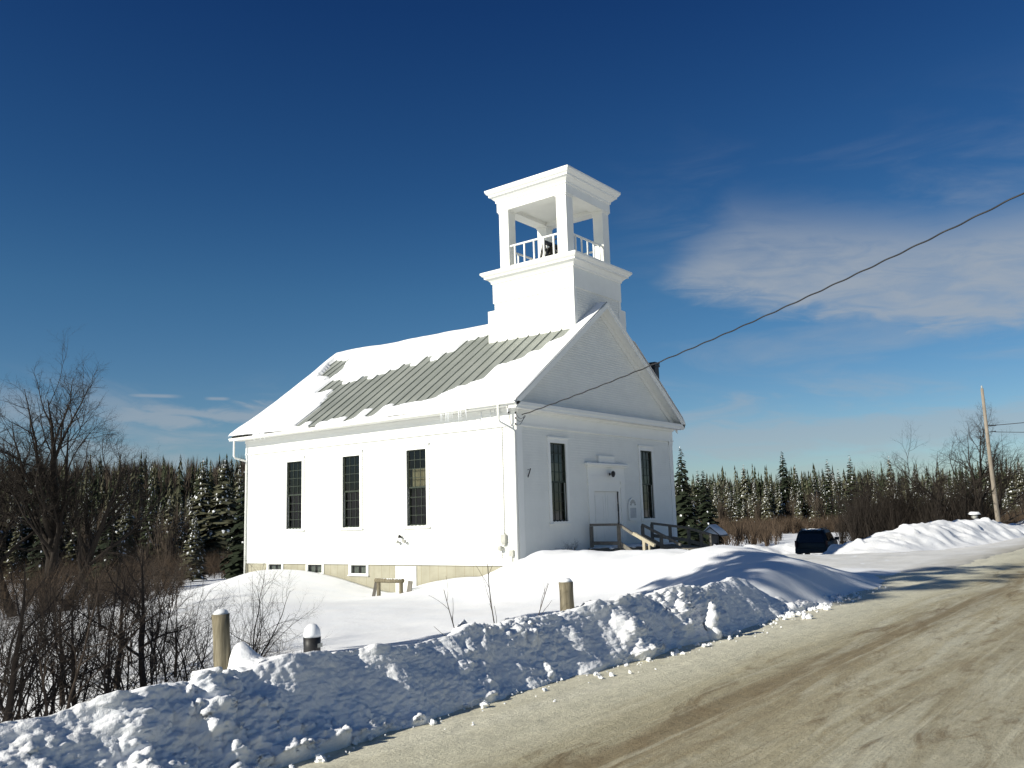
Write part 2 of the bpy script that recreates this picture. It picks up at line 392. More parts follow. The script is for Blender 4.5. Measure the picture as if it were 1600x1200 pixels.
# ---- packed snow apron of the driveway, joining road and lot
ax_ = axis([(-.6, 32, .22)]); ay_ = axis([(-13.5, -11, .08), (-11, -1.2, .2)])
X, Y = np.meshgrid(ax_, ay_, indexing='ij')
Za = H(X, Y) + .012 + .022 * fbm(X * .9, Y * 1.6, seed=41, oct=4)
eb = np.minimum(np.minimum(sstep(-.6, 1.6, X), sstep(32, 29, X)), np.minimum(sstep(-1.2, -2.4, Y), 1))
Za = Za - .16 * (1 - eb); front = -12.75 + .35 * fbm(X * .5, X * 0, seed=43, oct=4) + .15 * fbm(X * 3, Y * 3, seed=44, oct=2)
kk = sstep(-9.8, -11.3, Y) * sstep(30, 26, X); Za = Za * (1 - kk) + (-.118 + .012 * fbm(X * 1.1, Y * 2, seed=45, oct=3)) * kk - .16 * (1 - eb) * kk - .10 * sstep(.30, -.10, Y - front)
struct(np_mesh('driveway', np.stack([X, Y, Za], -1).reshape(-1, 3), grid_faces(len(ax_), len(ay_)), M['apron']))

# ---- roadside bank left by the plow
def lumps(V, N, n, xr, yr, rr, pw, seed, amp=.75, keep=None):
    """raise rounded chunks on a displaced sheet: every chunk pushes the vertices near it along their normals"""
    r_ = np.random.default_rng(seed); cx = r_.uniform(*xr, n); cy = r_.uniform(*yr, n)
    rad = rr[0] * (rr[1] / rr[0]) ** (r_.random(n) ** pw)
    order = np.argsort(V[:, 0]); xs = V[order, 0]
    disp = np.zeros(len(V))
    for a, b, q in zip(cx, cy, rad):
        i0, i1 = np.searchsorted(xs, (a - q, a + q)); idx = order[i0:i1]
        if len(idx) == 0: continue
        c = V[idx]; j = np.argmin((c[:, 0]-a)**2 + (c[:, 1]-b)**2); p = c[j]
        if (p[0]-a)**2 + (p[1]-b)**2 > .02: continue
        if keep is not None and r_.random() > keep(p[0], p[1]): continue
        s = r_.uniform(.7, 1.3, 3); d2 = (((c - p) * s) ** 2).sum(1)
        h = np.sqrt(np.clip(q*q - d2, 0, None)) * amp
        disp[idx] = np.maximum(disp[idx], h * r_.uniform(.6, 1.1))
    return disp
def normals(V, nx, ny):
    G = V.reshape(nx, ny, 3); du = np.gradient(G, axis=0); dv = np.gradient(G, axis=1)
    n = np.cross(du, dv); n /= np.linalg.norm(n, axis=-1, keepdims=True); return n.reshape(-1, 3)
bx = axis([(-40,-24,.12),(-24,-21.6,.03),(-21.6,-15.5,.015),(-15.5,-10.5,.026),(-10.5,-6.0,.05)]); bt = np.concatenate([np.linspace(0, .66, 120), np.linspace(.66, 1, 45)[1:]])
X, T = np.meshgrid(bx, bt, indexing='ij')
foot = -12.70 + .10 * fbm(bx * .6, bx * 0, seed=51, oct=3) + .06 * fbm(bx * 3, bx * 0, seed=52, oct=2) + .22 * sstep(-12, -5, bx)
crest_z = .44 + .07 * fbm(bx * .45, bx * 0, seed=53, oct=3) + .03 * fbm(bx * 2.2, bx * 0, seed=54, oct=2) - .10 * sstep(-18.5, -22, bx) - .05 * sstep(-20,-17,bx)*sstep(-14,-17,bx)
crest_z = crest_z * (1 - sstep(-10.6, -6.4, bx)) + -.28 * sstep(-10.6, -6.4, bx)
face_w = .46 + .10 * fbm(bx * .9, bx * 0, seed=55, oct=3) + .35 * sstep(-12.5, -7, bx)
back_w = 1.5 + .3 * fbm(bx * .5, bx * 0, seed=56, oct=2)
fz, cz_, fw_, bw_, ft = [a[:, None] for a in (foot * 0 - .22, crest_z, face_w, back_w, foot)]
tf = np.clip(T / .62, 0, 1); tb = np.clip((T - .62) / .38, 0, 1)
Yb = ft + fw_ * tf + bw_ * tb
Hb = H(X, Yb)
face = fz + (cz_ - fz) * (tf ** .9 * .75 + .25 * sstep(0, 1, tf))
back = cz_ + (Hb - .05 - cz_) * sstep(-.18, 1.0, tb)
Zb = np.where(T <= .62, face, np.maximum(back, Hb - .05 * tb - .3 * sstep(-10.6, -7.4, X)))
dxp, dyp = X + 19.23, Yb + 11.78; da = dxp * .61 - dyp * .79; db = dxp * .79 + dyp * .61       # drift leaning on the tall post
Zb = Zb + .27 * np.exp(-((da - .075) / np.where(da < .075, .05, .12)) ** 2 - (db / .10) ** 2) + .10 * np.exp(-((da - .22) / .18) ** 2 - (db / .22) ** 2)
V = np.stack([X, Yb, Zb], -1).reshape(-1, 3); nx_, ny_ = len(bx), len(bt)
N = normals(V, nx_, ny_); N[N[:, 2] < 0] *= -1
wt = (np.clip(T * 14, 0, 1) * (1 - sstep(.62, .74, T)) + .12 * sstep(.64, .8, T) * (1 - sstep(.9, 1, T))).ravel()
patch = sstep(-.25, .35, fbm(V[:, 0] * .9, V[:, 1] * 1.4, seed=60, oct=3))
smooth_end = 1 - .5 * sstep(-12.5, -8.5, V[:, 0]) * sstep(-12.55, -12.25, V[:, 1])
def billow(V, f, oct, seed):
    a = 0; t = 0
    for k in range(oct): a = a + np.abs(vnoise(V[:,0]*f*1.9**k + 3.1*k, V[:,1]*f*1.9**k, V[:,2]*f*1.9**k, seed + k)) * .62**k; t += .62**k
    return a / t
d = .085 * fbm(V[:, 0] * 1.9, V[:, 1] * 2.4, V[:, 2] * 2.4, seed=61, oct=3) + (.05 + .17 * patch) * billow(V, 4.5, 5, 62) + .02 * billow(V, 22, 3, 68)
d += lumps(V, N, 6500, (-40, -4.6), (-12.95, -12.0), (.02, .10), 2.2, 63, .55) * (.12 + .85 * patch)
wt = wt * smooth_end
V2 = V + N * (d * wt)[:, None]
N2 = normals(V2, nx_, ny_); N2[N2[:, 2] < 0] *= -1
d2 = lumps(V2, N2, 4200, (-24, -4.6), (-12.95, -12.05), (.010, .045), 1.6, 64, .85) * (.15 + .9 * patch)
V2 = V2 + N2 * (d2 * wt)[:, None]
bank = tag(struct(np_mesh('snow_bank', V2, grid_faces(nx_, ny_), M['bank'])), 'long lumpy shaded snow bank plowed up along the road edge', None)

def chunk(mb, c, r, sd, sq=.75, jit_=(.72, 1.2)):
    q = np.random.default_rng(sd); n1, n2 = 5, 7; o = len(mb.v); P = []
    for i in range(n1 + 1):
        for j in range(n2):
            a = math.pi * i / n1; b = 2 * math.pi * j / n2; k = r * q.uniform(*jit_)
            P.append((c[0] + k*math.sin(a)*math.cos(b), c[1] + k*math.sin(a)*math.sin(b), c[2] + k*math.cos(a)*sq))
    F = [(i*n2+j, (i+1)*n2+j, (i+1)*n2+(j+1) % n2, i*n2+(j+1) % n2) for i in range(n1) for j in range(n2)]
    mb.add(P, F)
mb = MB()
for k in range(420):
    x = random.uniform(-26, -4); off = abs(random.gauss(0, .22)); y = float(np.interp(x, bx, foot)) + .06 - off
    r = .008 + .038 * random.random() ** 4 * (1 if off < .4 else .5)
    chunk(mb, (x, y, -.147 + r * .3), r, k, .8, (.45, 1.35))
for k in range(90):
    x = random.uniform(-10.5, -5.6); y = -12.75 + .35 * sstep(-12, -5, np.array(x)) - abs(random.gauss(0, .2)); r = .012 + .065 * random.random() ** 3
    chunk(mb, (x, float(y) + .12, -.147 + r * .3), r, 1000 + k, .8, (.45, 1.35))
tag(mb.build('snow_crumbs', M['bank'], None, False), 'small broken snow crumbs scattered along the foot of the bank', 'snow', None, 'stuff')
mb = MB(); bxp, byp = -12.55, -12.70
for k, (dz, r) in enumerate(((.06,.13),(.18,.11),(.30,.09),(.40,.06))): chunk(mb, (bxp + .02*k, byp + .02 * (k % 2), -.15 + dz), r, 2000 + k, 1.0)
tag(mb.build('snow_chunk', M['bank'], None, True), 'upright knob of snow standing alone at the foot of the bank by the road', 'snow chunk')

# ---- plowed piles past the driveway
def pile(name, label, pts, w, seed, ext, res=.13, p=2.6):
    xs = [q[0] for q in pts]; ys = [q[1] for q in pts]
    px = axis([(min(xs) - ext, max(xs) + ext, res)]); py = axis([(min(ys) - ext, max(ys) + ext, res)])
    X, Y = np.meshgrid(px, py, indexing='ij')
    wob = .5 * fbm(X * .5, Y * .5, seed=seed, oct=3)
    b = seg_bump(X + wob, Y + wob, [(a, c, 1.0) for a, c, h in pts], w, p)
    hh = np.zeros_like(X); ww = np.zeros_like(X) + 1e-6
    for a, c, h in pts:
        q = np.exp(-((X-a)**2 + (Y-c)**2) / 6); hh += q * h; ww += q
    Hh = hh / ww * b * (1 + .22 * fbm(X * .8, Y * .8, seed=seed + 3, oct=4))
    Z = H(X, Y) - .07 + Hh
    V = np.stack([X, Y, Z], -1).reshape(-1, 3); N = normals(V, len(px), len(py)); N[N[:, 2] < 0] *= -1
    d = .10 * fbm(V[:, 0]*2, V[:, 1]*2, V[:, 2]*2, seed=seed + 5, oct=4) + lumps(V, N, int(len(V) / 55), (px[0], px[-1]), (py[0], py[-1]), (.08, .34), 2.2, seed, .6)
    V = V + N * (d * np.clip(Hh.ravel() * 2.5, 0, 1))[:, None]
    return tag(np_mesh(name, V, grid_faces(len(px), len(py)), M['bank']), label, 'snow pile')
pile('snow_pile', 'big plowed snow pile beyond the driveway, left end in shade', [(16.4,-6.2,.35),(18.6,-6.5,.95),(21,-7.0,1.32),(24,-7.6,1.38),(27,-8.2,1.3),(30,-8.9,1.0),(33,-9.6,.7)], 1.75, 71, 4)
pile('snow_pile', 'smaller rounded snow pile by the utility pole at the far road bend', [(40,-9.2,.7),(43,-9.4,1.25),(46,-9.6,1.2),(50,-10,1.0),(56,-10.4,.8)], 1.9, 74, 4, .2)
pile('snow_pile', 'low bright snow berm behind the dark parked vehicle', [(20,9.5,.6),(24,7.5,.8),(28,6.0,.85),(32,4.6,.85),(36,3.0,.8),(38.5,1.5,.5)], 1.5, 77, 4, .16)

# ------------------------------------------------------------------ church
W, L = 11.13, 14.93
RX, RZ, SL = W / 2 + .03, 9.80, .718           # ridge x, ridge height, pitch
def roofz(x): return RZ - SL * abs(x - RX)
church = thing('church', 'white clapboard country church with open belfry and snow on its metal roof', 'church')
WIN_S = [(12.13, 11.15), (8.66, 7.68), (5.14, 4.16)]; WZ0, WZ1 = 1.345, 4.115
WIN_F = [(1.895, 2.855), (8.30, 9.26)]
DOOR = (4.67, 6.45, .35, 2.42)
BW = [(13.44, 12.38), (10.90, 9.84), (8.34, 7.28)]; BZ0, BZ1 = -.46, -.06
BD = (4.75, 5.80, -2.0, -.10)

def wall_rects(u0, u1, z0, z1, holes):
    us = sorted({u0, u1, *[h[0] for h in holes], *[h[1] for h in holes]}); zs = sorted({z0, z1, *[h[2] for h in holes], *[h[3] for h in holes]})
    for a, b in zip(us[:-1], us[1:]):
        for c, d in zip(zs[:-1], zs[1:]):
            if not any(h[0] <= a and b <= h[1] and h[2] <= c and d <= h[3] for h in holes): yield a, b, c, d
def clap(mb, axis_, plane, u0, u1, z0, z1, holes, exp=.092, t=.021, clip=None):
    """lapped clapboards proud of a wall plane; axis_ 'x' = wall facing -X (u=y), 'y' = wall facing -Y (u=x)"""
    zs = list(np.arange(z0, z1, exp)) + [z1]
    cuts = sorted(set(zs) | {h[2] for h in holes if z0 < h[2] < z1} | {h[3] for h in holes if z0 < h[3] < z1})
    for c, d in zip(cuts[:-1], cuts[1:]):
        if d - c < 1e-4: continue
        k = int((c + 1e-6 - z0) / exp); zb = z0 + k * exp
        oa = t * (1 - (c - zb) / exp) + .004; ob = t * (1 - (d - zb) / exp) + .004
        spans = [(u0, u1)]
        if clip: spans = [clip(c, d)]
        for h in holes:
            if h[2] <= c + 1e-6 and d <= h[3] + 1e-6:
                ns = []
                for a, b in spans:
                    if h[0] > a: ns.append((a, min(b, h[0])))
                    if h[1] < b: ns.append((max(a, h[1]), b))
                spans = [s for s in ns if s[1] - s[0] > 1e-4]
        for a, b in spans:
            if axis_ == 'x':
                mb.quad((plane-oa, b, c), (plane-oa, a, c), (plane-ob, a, d), (plane-ob, b, d))
                mb.quad((plane, b, c), (plane, a, c), (plane-oa, a, c), (plane-oa, b, c))
            else:
                mb.quad((a, plane-oa, c), (b, plane-oa, c), (b, plane-ob, d), (a, plane-ob, d))
                mb.quad((a, plane, c), (b, plane, c), (b, plane-oa, c), (a, plane-oa, c))
holesS = [(b, a, WZ0, WZ1) for a, b in WIN_S]
holesF = [(a, b, WZ0, WZ1) for a, b in WIN_F] + [DOOR]
TH = .16
mb = MB()
for a, b, c, d in wall_rects(0.0, L, 0, 5.24, holesS): mb.box(.0, TH, a, b, c, d)
clap(mb, 'x', 0, .02, L - .02, .0, 4.6, holesS)
mb.build('wall', M['white'], church)
mb = MB()
for a, b, c, d in wall_rects(TH, W, 0, 5.24, holesF): mb.box(a, b, .0, TH, c, d)
clap(mb, 'y', 0, .02, W - .02, .0, 4.6, holesF)
# tympanum
mb.add([(0,.0,5.24),(W,.0,5.24),(RX,.0,roofz(RX)-.12),(0,TH,5.24),(W,TH,5.24),(RX,TH,roofz(RX)-.12)], [(0,1,2),(5,4,3),(0,2,5,3),(1,4,5,2)])
def tclip(c, d):
    hw = (RZ - .30 - d) / SL; return (max(.02, RX - hw), min(W - .02, RX + hw))
clap(mb, 'y', 0, 0, W, 5.46, RZ - .45, [], clip=tclip)
mb.build('wall', M['white'], church)
mb = MB(); mb.box(W - TH, W, TH, L, 0, 5.24)
mb.build('wall', M['white'], church)
mb = MB(); mb.box(TH, W - TH, L - TH, L, 0, 5.24)
mb.add([(0,L,5.24),(W,L,5.24),(RX,L,RZ-.12),(0,L-TH,5.24),(W,L-TH,5.24),(RX,L-TH,RZ-.12)], [(2,1,0),(3,4,5),(3,5,2,0),(2,5,4,1)])
mb.build('wall', M['white'], church)
mb = MB(); mb.box(TH, W-TH, TH, L-TH, .0, .06); mb.build('floor', M['floorwood'], church)
mb = MB(); mb.box(TH + .002, W-TH-.002, TH + .002, L-TH-.002, 5.0, 5.06); mb.build('ceiling', M['plaster'], church)
# foundation
hb = [(b, a, BZ0, BZ1) for a, b in BW] + [(BD[0], BD[1], BD[2], BD[3])]
mb = MB()
for a, b, c, d in wall_rects(.03, L - .03, -2.6, -.004, hb): mb.box(.035, .25, a, b, c, d)
mb.box(.25, W - .04, .035, .25, -2.6, -.004); mb.box(W - .25, W - .04, .25, L - .03, -2.6, -.004); mb.box(.25, W-.25, L - .25, L - .03, -2.6, -.004)
mb.build('foundation', M['found'], church)
mb = MB(); mb.box(-.028, .0, -.0, L, -.06, .10); mb.box(.0, W, -.028, .0, -.06, .10); mb.build('water_table', M['trim'], church)
# corner boards, friezes
cb = .28
for a, b in ((-.03, cb), (L - cb, L + .03)):
    mb = MB(); mb.box(-.032, -.0, a, b, .10, 4.6); mb.box(-.045, 0, a - .015, b + .015, 4.46, 4.6)
    mb.build('corner_board', M['trim'], church)
for a, b in ((.0, cb), (W - cb, W + .03)):
    mb = MB(); mb.box(a, b, -.032, -.0, .10, 4.6); mb.box(a, b + .015, -.045, 0, 4.46, 4.6)
    mb.build('corner_board', M['trim'], church)
mb = MB(); mb.box(-.05, 0, -.05, L + .05, 4.6, 5.24); mb.box(-.075, -.05, -.075, L + .05, 4.60, 4.66); mb.box(-.09, -.05, -.05, L + .05, 5.12, 5.235)
mb.build('frieze', M['trim'], church)
mb = MB(); mb.box(0, W + .05, -.05, 0, 4.6, 5.14); mb.box(-.05, W + .075, -.075, -.05, 4.60, 4.66); mb.box(-.05, W + .05, -.13, -.05, 5.05, 5.14); mb.build('frieze', M['trim'], church)
# horizontal cornice over the front
mb = MB(); mb.box(-.50, W + .52, -.40, 0, 5.14, 5.24); mb.box(-.52, W + .54, -.43, 0, 5.24, 5.36)
mb.add([(-.5,-.43,5.36),(W+.5,-.43,5.36),(W+.5,0,5.46),(-.5,0,5.46)], [(0,1,2,3)])
mb.build('cornice', M['trim'], church)
# side soffits + fascia
mb = MB(); mb.box(-.50, -.0, .0, L + .42, 5.24, 5.27); mb.box(-.53, -.50, -.42, L + .42, 5.235, 5.40); mb.build('soffit', M['trim'], church)
mb = MB(); mb.box(W, W + .5, .0, L + .42, 5.24, 5.27); mb.box(W + .5, W + .53, -.42, L + .42, 5.235, 5.40); mb.build('soffit', M['trim'], church)
# rakes: soffit board, fascia and moulding along both front slopes
for s in (-1, 1):
    mb = MB(); x0 = RX + s * (RX + .5); x1 = RX
    def rk(ya, yb, dz0, dz1):
        p = []
        for x in (x0, x1):
            z = roofz(x)
            p += [(x, ya, z + dz0), (x, yb, z + dz0), (x, yb, z + dz1), (x, ya, z + dz1)]
        mb.add(p, [(0,1,2,3),(7,6,5,4),(0,4,5,1),(1,5,6,2),(2,6,7,3),(3,7,4,0)])
    rk(-.40, -.0, -.16, -.11); rk(-.43, -.40, -.24, -.02); rk(-.455, -.43, -.10, -.0); rk(-.055, -.02, -.42, -.16)
    mb.build('rake_board', M['trim'], church)
# roof with standing seams (left slope) and plain right slope
roof = MB(); Y0, Y1 = -.45, L + .45
for s in (-1, 1):
    xe = RX + s * (RX + .53); ze = roofz(xe)
    roof.add([(xe,Y0,ze-.09),(xe,Y1,ze-.09),(RX,Y1,RZ-.09),(RX,Y0,RZ-.09),(xe,Y0,ze),(xe,Y1,ze),(RX,Y1,RZ),(RX,Y0,RZ)],
             [(0,1,2,3),(7,6,5,4),(0,4,5,1),(1,5,6,2),(3,2,6,7),(0,3,7,4)] if s < 0 else [(3,2,1,0),(4,5,6,7),(1,5,4,0),(2,6,5,1),(7,6,2,3),(4,7,3,0)])
roof = roof.build('roof', M['metal'], church)
SP = .53
mb = MB(); nrm = Vector((-SL, 0, 1)).normalized()
for k in range(int((Y1 - Y0) / SP) + 1):
    y = Y0 + .02 + k * SP
    a = Vector((-.52, y, roofz(-.52))) + nrm * .02; b = Vector((RX - .02, y, RZ - .012)) + nrm * .02
    mb.bar(a, b, .024, .045, nrm)
mb.build('seam', M['metal'], roof)

# snow lying on the left slope, with the melted bare patch
polys = [[(10.95,.035),(8.92,.026),(7.42,.07),(6.13,.087),(4.8,.137),(3.52,.204),(2.4,.225),(2.0,.40),(1.5,.45),(.95,.50),(.35,.62),(-.05,.72),(-.05,.99),(4.3,.99),(5.06,.875),(5.89,.84),(6.16,.665),(8.33,.65),(8.66,.575),(10.07,.555),(10.76,.56),(11.72,.50),(11.52,.38),(11.43,.246)],
         [(15.0,.91),(13.5,.89),(13.0,.73),(13.1,.62),(14.6,.68)], [(13.0,.42),(12.8,.585),(11.2,.53),(12.3,.40)]]
def inpoly(px, py, poly):
    r = np.zeros(px.shape, bool); n = len(poly)
    for i in range(n):
        (x1, y1), (x2, y2) = poly[i], poly[(i+1) % n]
        c = ((y1 > py) != (y2 > py)) & (px < (x2 - x1) * (py - y1) / (y2 - y1 + 1e-12) + x1); r ^= c
    return r
sy = np.arange(-.46, L + .50, .075); ss = np.linspace(-.012, 1.012, 100)
SY, SS = np.meshgrid(sy, ss, indexing='ij')
pan = np.floor((SY - Y0 - .02) / SP); ctr = Y0 + .02 + (pan + .5) * SP
jit = _h(pan, pan*0, pan*0, 91) * .05 + .02 * fbm(SY * 3, SS * 14, seed=92, oct=2)
jit2 = _h(pan, pan*0+3, pan*0, 93) * .02
qy = ctr * .8 + SY * .2 + .05 * fbm(SY * 2, SS * 9, seed=94, oct=2)
bare = inpoly(qy, SS + jit, polys[0]) | inpoly(SY*.7+qy*.3, SS + jit*.6, polys[1]) | inpoly(qy, SS + jit2 * 2, polys[2])
Mk = (~bare).astype(float)
for _ in range(2):
    Pm = np.pad(Mk, 1, mode='edge'); Mk = (Pm[1:-1,1:-1]*2 + Pm[:-2,1:-1] + Pm[2:,1:-1] + Pm[1:-1,:-2] + Pm[1:-1,2:]) / 6
thick = (.10 + .07 * sstep(.5, 1, SS) * sstep(3.5, 8, SY) + .05 * fbm(SY * .6, SS * 3, seed=95, oct=3) + .05 * sstep(11, 14, SY)) * sstep(.42, .95, Mk) ** .6
thick = thick * np.where(SY > -.3, 1, .6) * np.clip(sstep(-.05, .03, SS) + .55, 0, 1)
off = np.where(Mk > .42, thick, -.06)
XR = -.53 + SS * (RX + .53); V = np.stack([XR + nrm.x * off, SY, roofz(XR) + nrm.z * off], -1)
V[:, -1, 0] = np.minimum(V[:, -1, 0], RX + .02)
nx_, ny_ = len(sy), len(ss)
# skirt rows drop to the metal at every outer edge
V[0, :, 2] -= .05; V[-1, :, 2] -= .05; V[:, 0, 2] -= .06
np_mesh('roof_snow', V.reshape(-1, 3), grid_faces(nx_, ny_), M['roofsnow'], True, church)
# right slope snow
S2y = np.arange(-.46, L + .5, .25); S2s = np.linspace(0, 1.0, 26); SY, SS = np.meshgrid(S2y, S2s, indexing='ij')
t2 = (.10 + .06 * sstep(3.5, 8, SY) * sstep(.5, 1, SS) + .03 * fbm(SY * .7, SS * 3, seed=97, oct=3)) * sstep(-.02, .06, SS); XR = W + .53 - SS * (W + .53 - RX)
t2 = np.where((SY < 4.4) & (SS > .7), -.05, t2)
np_mesh('roof_snow', np.stack([XR + SL*.6*t2*(SS < .99), SY, roofz(XR) + t2 * .81], -1).reshape(-1, 3), grid_faces(len(S2y), len(S2s))[:, ::-1], M['roofsnow'], True, church)

# gutter + downspouts + icicles
def gutter(y0, y1, z0, z1):
    mb = MB(); prof = [(-.53,0),(-.535,-.11),(-.62,-.11),(-.665,-.02),(-.665,.0),(-.65,.0),(-.65,-.02),(-.615,-.095),(-.55,-.095),(-.545,0)]
    vs = [(x, y, z + dz) for y, z in ((y0, z0), (y1, z1)) for x, dz in prof]; n = len(prof)
    mb.add(vs, [(i, (i+1) % n, n + (i+1) % n, n + i) for i in range(n)] + [tuple(range(n)), tuple(reversed(range(n, 2*n)))])
    return mb.build('gutter', M['trim'], church)
gutter(-.44, 1.65, 5.395, 5.385); gutter(1.66, 12.9, 5.36, 5.34); gutter(12.91, L + .45, 5.33, 5.33)
mb = MB()
for a, b, zz in ((1.68, 2.95, 5.36), (12.9, 13.8, 5.33)):
    for k in range(int((b - a) / .07)):
        chunk(mb, (-.60 + random.uniform(-.03, .03), a + .07 * k, zz + .02), random.uniform(.06, .10), 1500 + k, .8)
mb.build('gutter_snow', M['roofsnow'], church, True)['kind'] = 'stuff'
mb = MB(); mb.tube([(-.6,.28,5.30),(-.6,.28,4.80),(-.56,.25,4.70),(-.12,.03,4.46),(-.085,.02,4.38),(-.085,.02,.15),(-.2,.02,.05)], .042, 8); mb.build('downspout', M['trim'], church, True)
mb = MB(); mb.tube([(-.6,L+.12,5.24),(-.6,L+.12,4.55),(-.55,L+.10,4.46),(-.12,L-.06,4.34),(-.085,L-.07,4.28),(-.085,L-.07,-1.4)], .042, 8); mb.build('downspout', M['trim'], church, True)
q = random.Random(5)
for k in range(46):
    if k < 22: y = q.uniform(1.7, 2.9); x = -.58; zt = 5.36; ln = q.uniform(.12, .5)
    elif k < 34: y = q.uniform(12.9, 13.9); x = -.58; zt = 5.34; ln = q.uniform(.08, .35)
    elif k < 40: y = q.uniform(.5, 1.5); x = -.1; zt = 5.20; ln = q.uniform(.08, .42)
    else: y = q.uniform(3.2, 11); x = -.66; zt = 5.29; ln = q.uniform(.05, .12)
    mb = MB(); r = .009 + .02 * ln; mb.tube([(x,y,zt),(x,y,zt-ln*.4),(x+.004,y+.004,zt-ln*.8),(x+.004,y+.004,zt-ln)], [r, r*.75, r*.35, .001], 5)
    mb.build('icicle', M['ice'], church, True)

# windows
def window(axis_, u0, u1, curtain=None):
    """tall double-hung window, twelve over twelve, in an opening of a wall plane at 0"""
    def bx_(mb, a, b, n0, n1, c, d):      # a..b along the wall, n0..n1 outward depth (negative = outside)
        (mb.box(n0, n1, a, b, c, d) if axis_ == 'x' else mb.box(a, b, n0, n1, c, d))
    u0, u1 = min(u0, u1), max(u0, u1); z0, z1 = WZ0, WZ1; zm = (z0 + z1) / 2; cs = .15
    fr = MB(); bx_(fr, u0-cs, u0, -.045, .0, z0-.06, z1+.16); bx_(fr, u1, u1+cs, -.045, .0, z0-.06, z1+.16); bx_(fr, u0, u1, -.045, .0, z1, z1+.16)
    bx_(fr, u0-cs-.03, u1+cs+.03, -.085, .0, z1+.16, z1+.21); bx_(fr, u0-cs-.03, u1+cs+.03, -.09, .0, z0-.10, z0-.06); bx_(fr, u0, u1, -.07, .10, z0-.06, z0)
    w = fr.build('window', M['trim'], church)
    sh = MB(); s = .055
    for (c, d, n0) in ((z0, zm + .02, .075), (zm - .02, z1, .035)):
        n1 = n0 + .035
        bx_(sh, u0, u0+s, n0, n1, c, d); bx_(sh, u1-s, u1, n0, n1, c, d); bx_(sh, u0+s, u1-s, n0, n1, c, c+s); bx_(sh, u0+s, u1-s, n0, n1, d-s*.8, d)
        for k in (1, 2):
            u = u0 + s + (u1 - u0 - 2*s) * k / 3; bx_(sh, u-.011, u+.011, n0+.004, n1-.004, c+s, d-s*.8)
        for k in (1, 2, 3):
            z = c + s + (d - c - s*1.8) * k / 4; bx_(sh, u0+s, u1-s, n0+.002, n1-.002, z-.011, z+.011)
    bx_(sh, u0, u0+.012, .0, .036, z0, z1); bx_(sh, u1-.012, u1, .0, .036, z0, z1); bx_(sh, u0, u1, .0, .034, z1-.012, z1)
    sh.build('sash', M['sash'], w)
    gl = MB()
    for (c, d, n) in ((z0+s, zm-.02, .095), (zm+.02, z1-s, .055)):
        if axis_ == 'x': gl.quad((n,u1-s,c),(n,u0+s,c),(n,u0+s,d),(n,u1-s,d))
        else: gl.quad((u0+s,n,c),(u1-s,n,c),(u1-s,n,d),(u0+s,n,d))
    gl.build('pane', M['glass'], w)
    sn = MB()
    for z, n0 in ((z0, .0), (zm + .02, .04)):
        for k in range(5):
            u = u0 + .1 + (u1-u0-.2) * k / 4; cc = (n0 + .03, u, z + .004) if axis_ == 'x' else (u, n0 + .03, z + .004)
            chunk(sn, cc, random.uniform(.022, .034) if z > z0 + .1 else random.uniform(.02, .045), int(u*100), .5)
    sn.build('sill_snow', M['treesnow'], w, True)['kind'] = 'stuff'
    if curtain:
        cu = MB(); a, b, c, d = u0 + .03, u1 - .03, curtain[0], curtain[1]; n = 24
        for k in range(n):
            t0, t1 = k / n, (k + 1) / n; f = lambda t: .20 + .025 * math.sin(t * 40)
            if axis_ == 'x': cu.quad((f(t0), a+(b-a)*t0, c), (f(t1), a+(b-a)*t1, c), (f(t1), a+(b-a)*t1, d), (f(t0), a+(b-a)*t0, d))
            else: cu.quad((a+(b-a)*t0, f(t0), c), (a+(b-a)*t1, f(t1), c), (a+(b-a)*t1, f(t1), d), (a+(b-a)*t0, f(t0), d))
        cu.build('curtain', M['curtain'], w)
    return w
for i, (a, b) in enumerate(WIN_S): window('x', b, a, (2.78, 3.42) if i == 2 else None)
for i, (a, b) in enumerate(WIN_F): window('y', a, b, (2.74, 3.44) if i == 0 else None)

# basement windows and door
for a, b in BW:
    mb = MB(); y0, y1 = b, a; fw_ = .10
    mb.box(.0, .10, y0 - .02, y0 + fw_, BZ0 - .04, BZ1 + .055); mb.box(.0, .10, y1 - fw_, y1 + .02, BZ0 - .04, BZ1 + .055)
    mb.box(.0, .10, y0 + fw_, y1 - fw_, BZ0 - .04, BZ0 + .06); mb.box(.0, .10, y0 + fw_, y1 - fw_, BZ1 - .03, BZ1 + .055); mb.box(-.03, .0, y0 - .05, y1 + .05, BZ0 - .04, BZ0 + .0)
    w = mb.build('basement_window', M['trim'], church)
    g = MB(); g.quad((.07,y1-fw_,BZ0+.06),(.07,y0+fw_,BZ0+.06),(.07,y0+fw_,BZ1-.03),(.07,y1-fw_,BZ1-.03)); g.build('pane', M['glass'], w)
    g = MB()
    for k in range(6):
        yy = y0 + fw_ + (y1-y0-2*fw_) * (k + .5) / 6
        if k != 3: g.box(.16, .17, yy - .07, yy + .07, BZ0 - .2, BZ1 + .05)
    g.build('curtain', M['paper'], w)
mb = MB(); mb.box(.03, .09, BD[0]+.10, BD[1]-.10, BD[2], BD[3]-.09)
for z in (-.45, -.9): mb.box(.02, .03, BD[0]+.25, BD[1]-.25, z - .28, z + .05)
bd = mb.build('basement_door', M['trim'], church)
mb = MB(); mb.box(.0, .11, BD[0]-.0, BD[0]+.10, BD[2], BD[3]); mb.box(.0, .11, BD[1]-.10, BD[1], BD[2], BD[3]); mb.box(.0, .11, BD[0]+.1, BD[1]-.1, BD[3]-.09, BD[3]); mb.build('frame', M['trim'], bd)
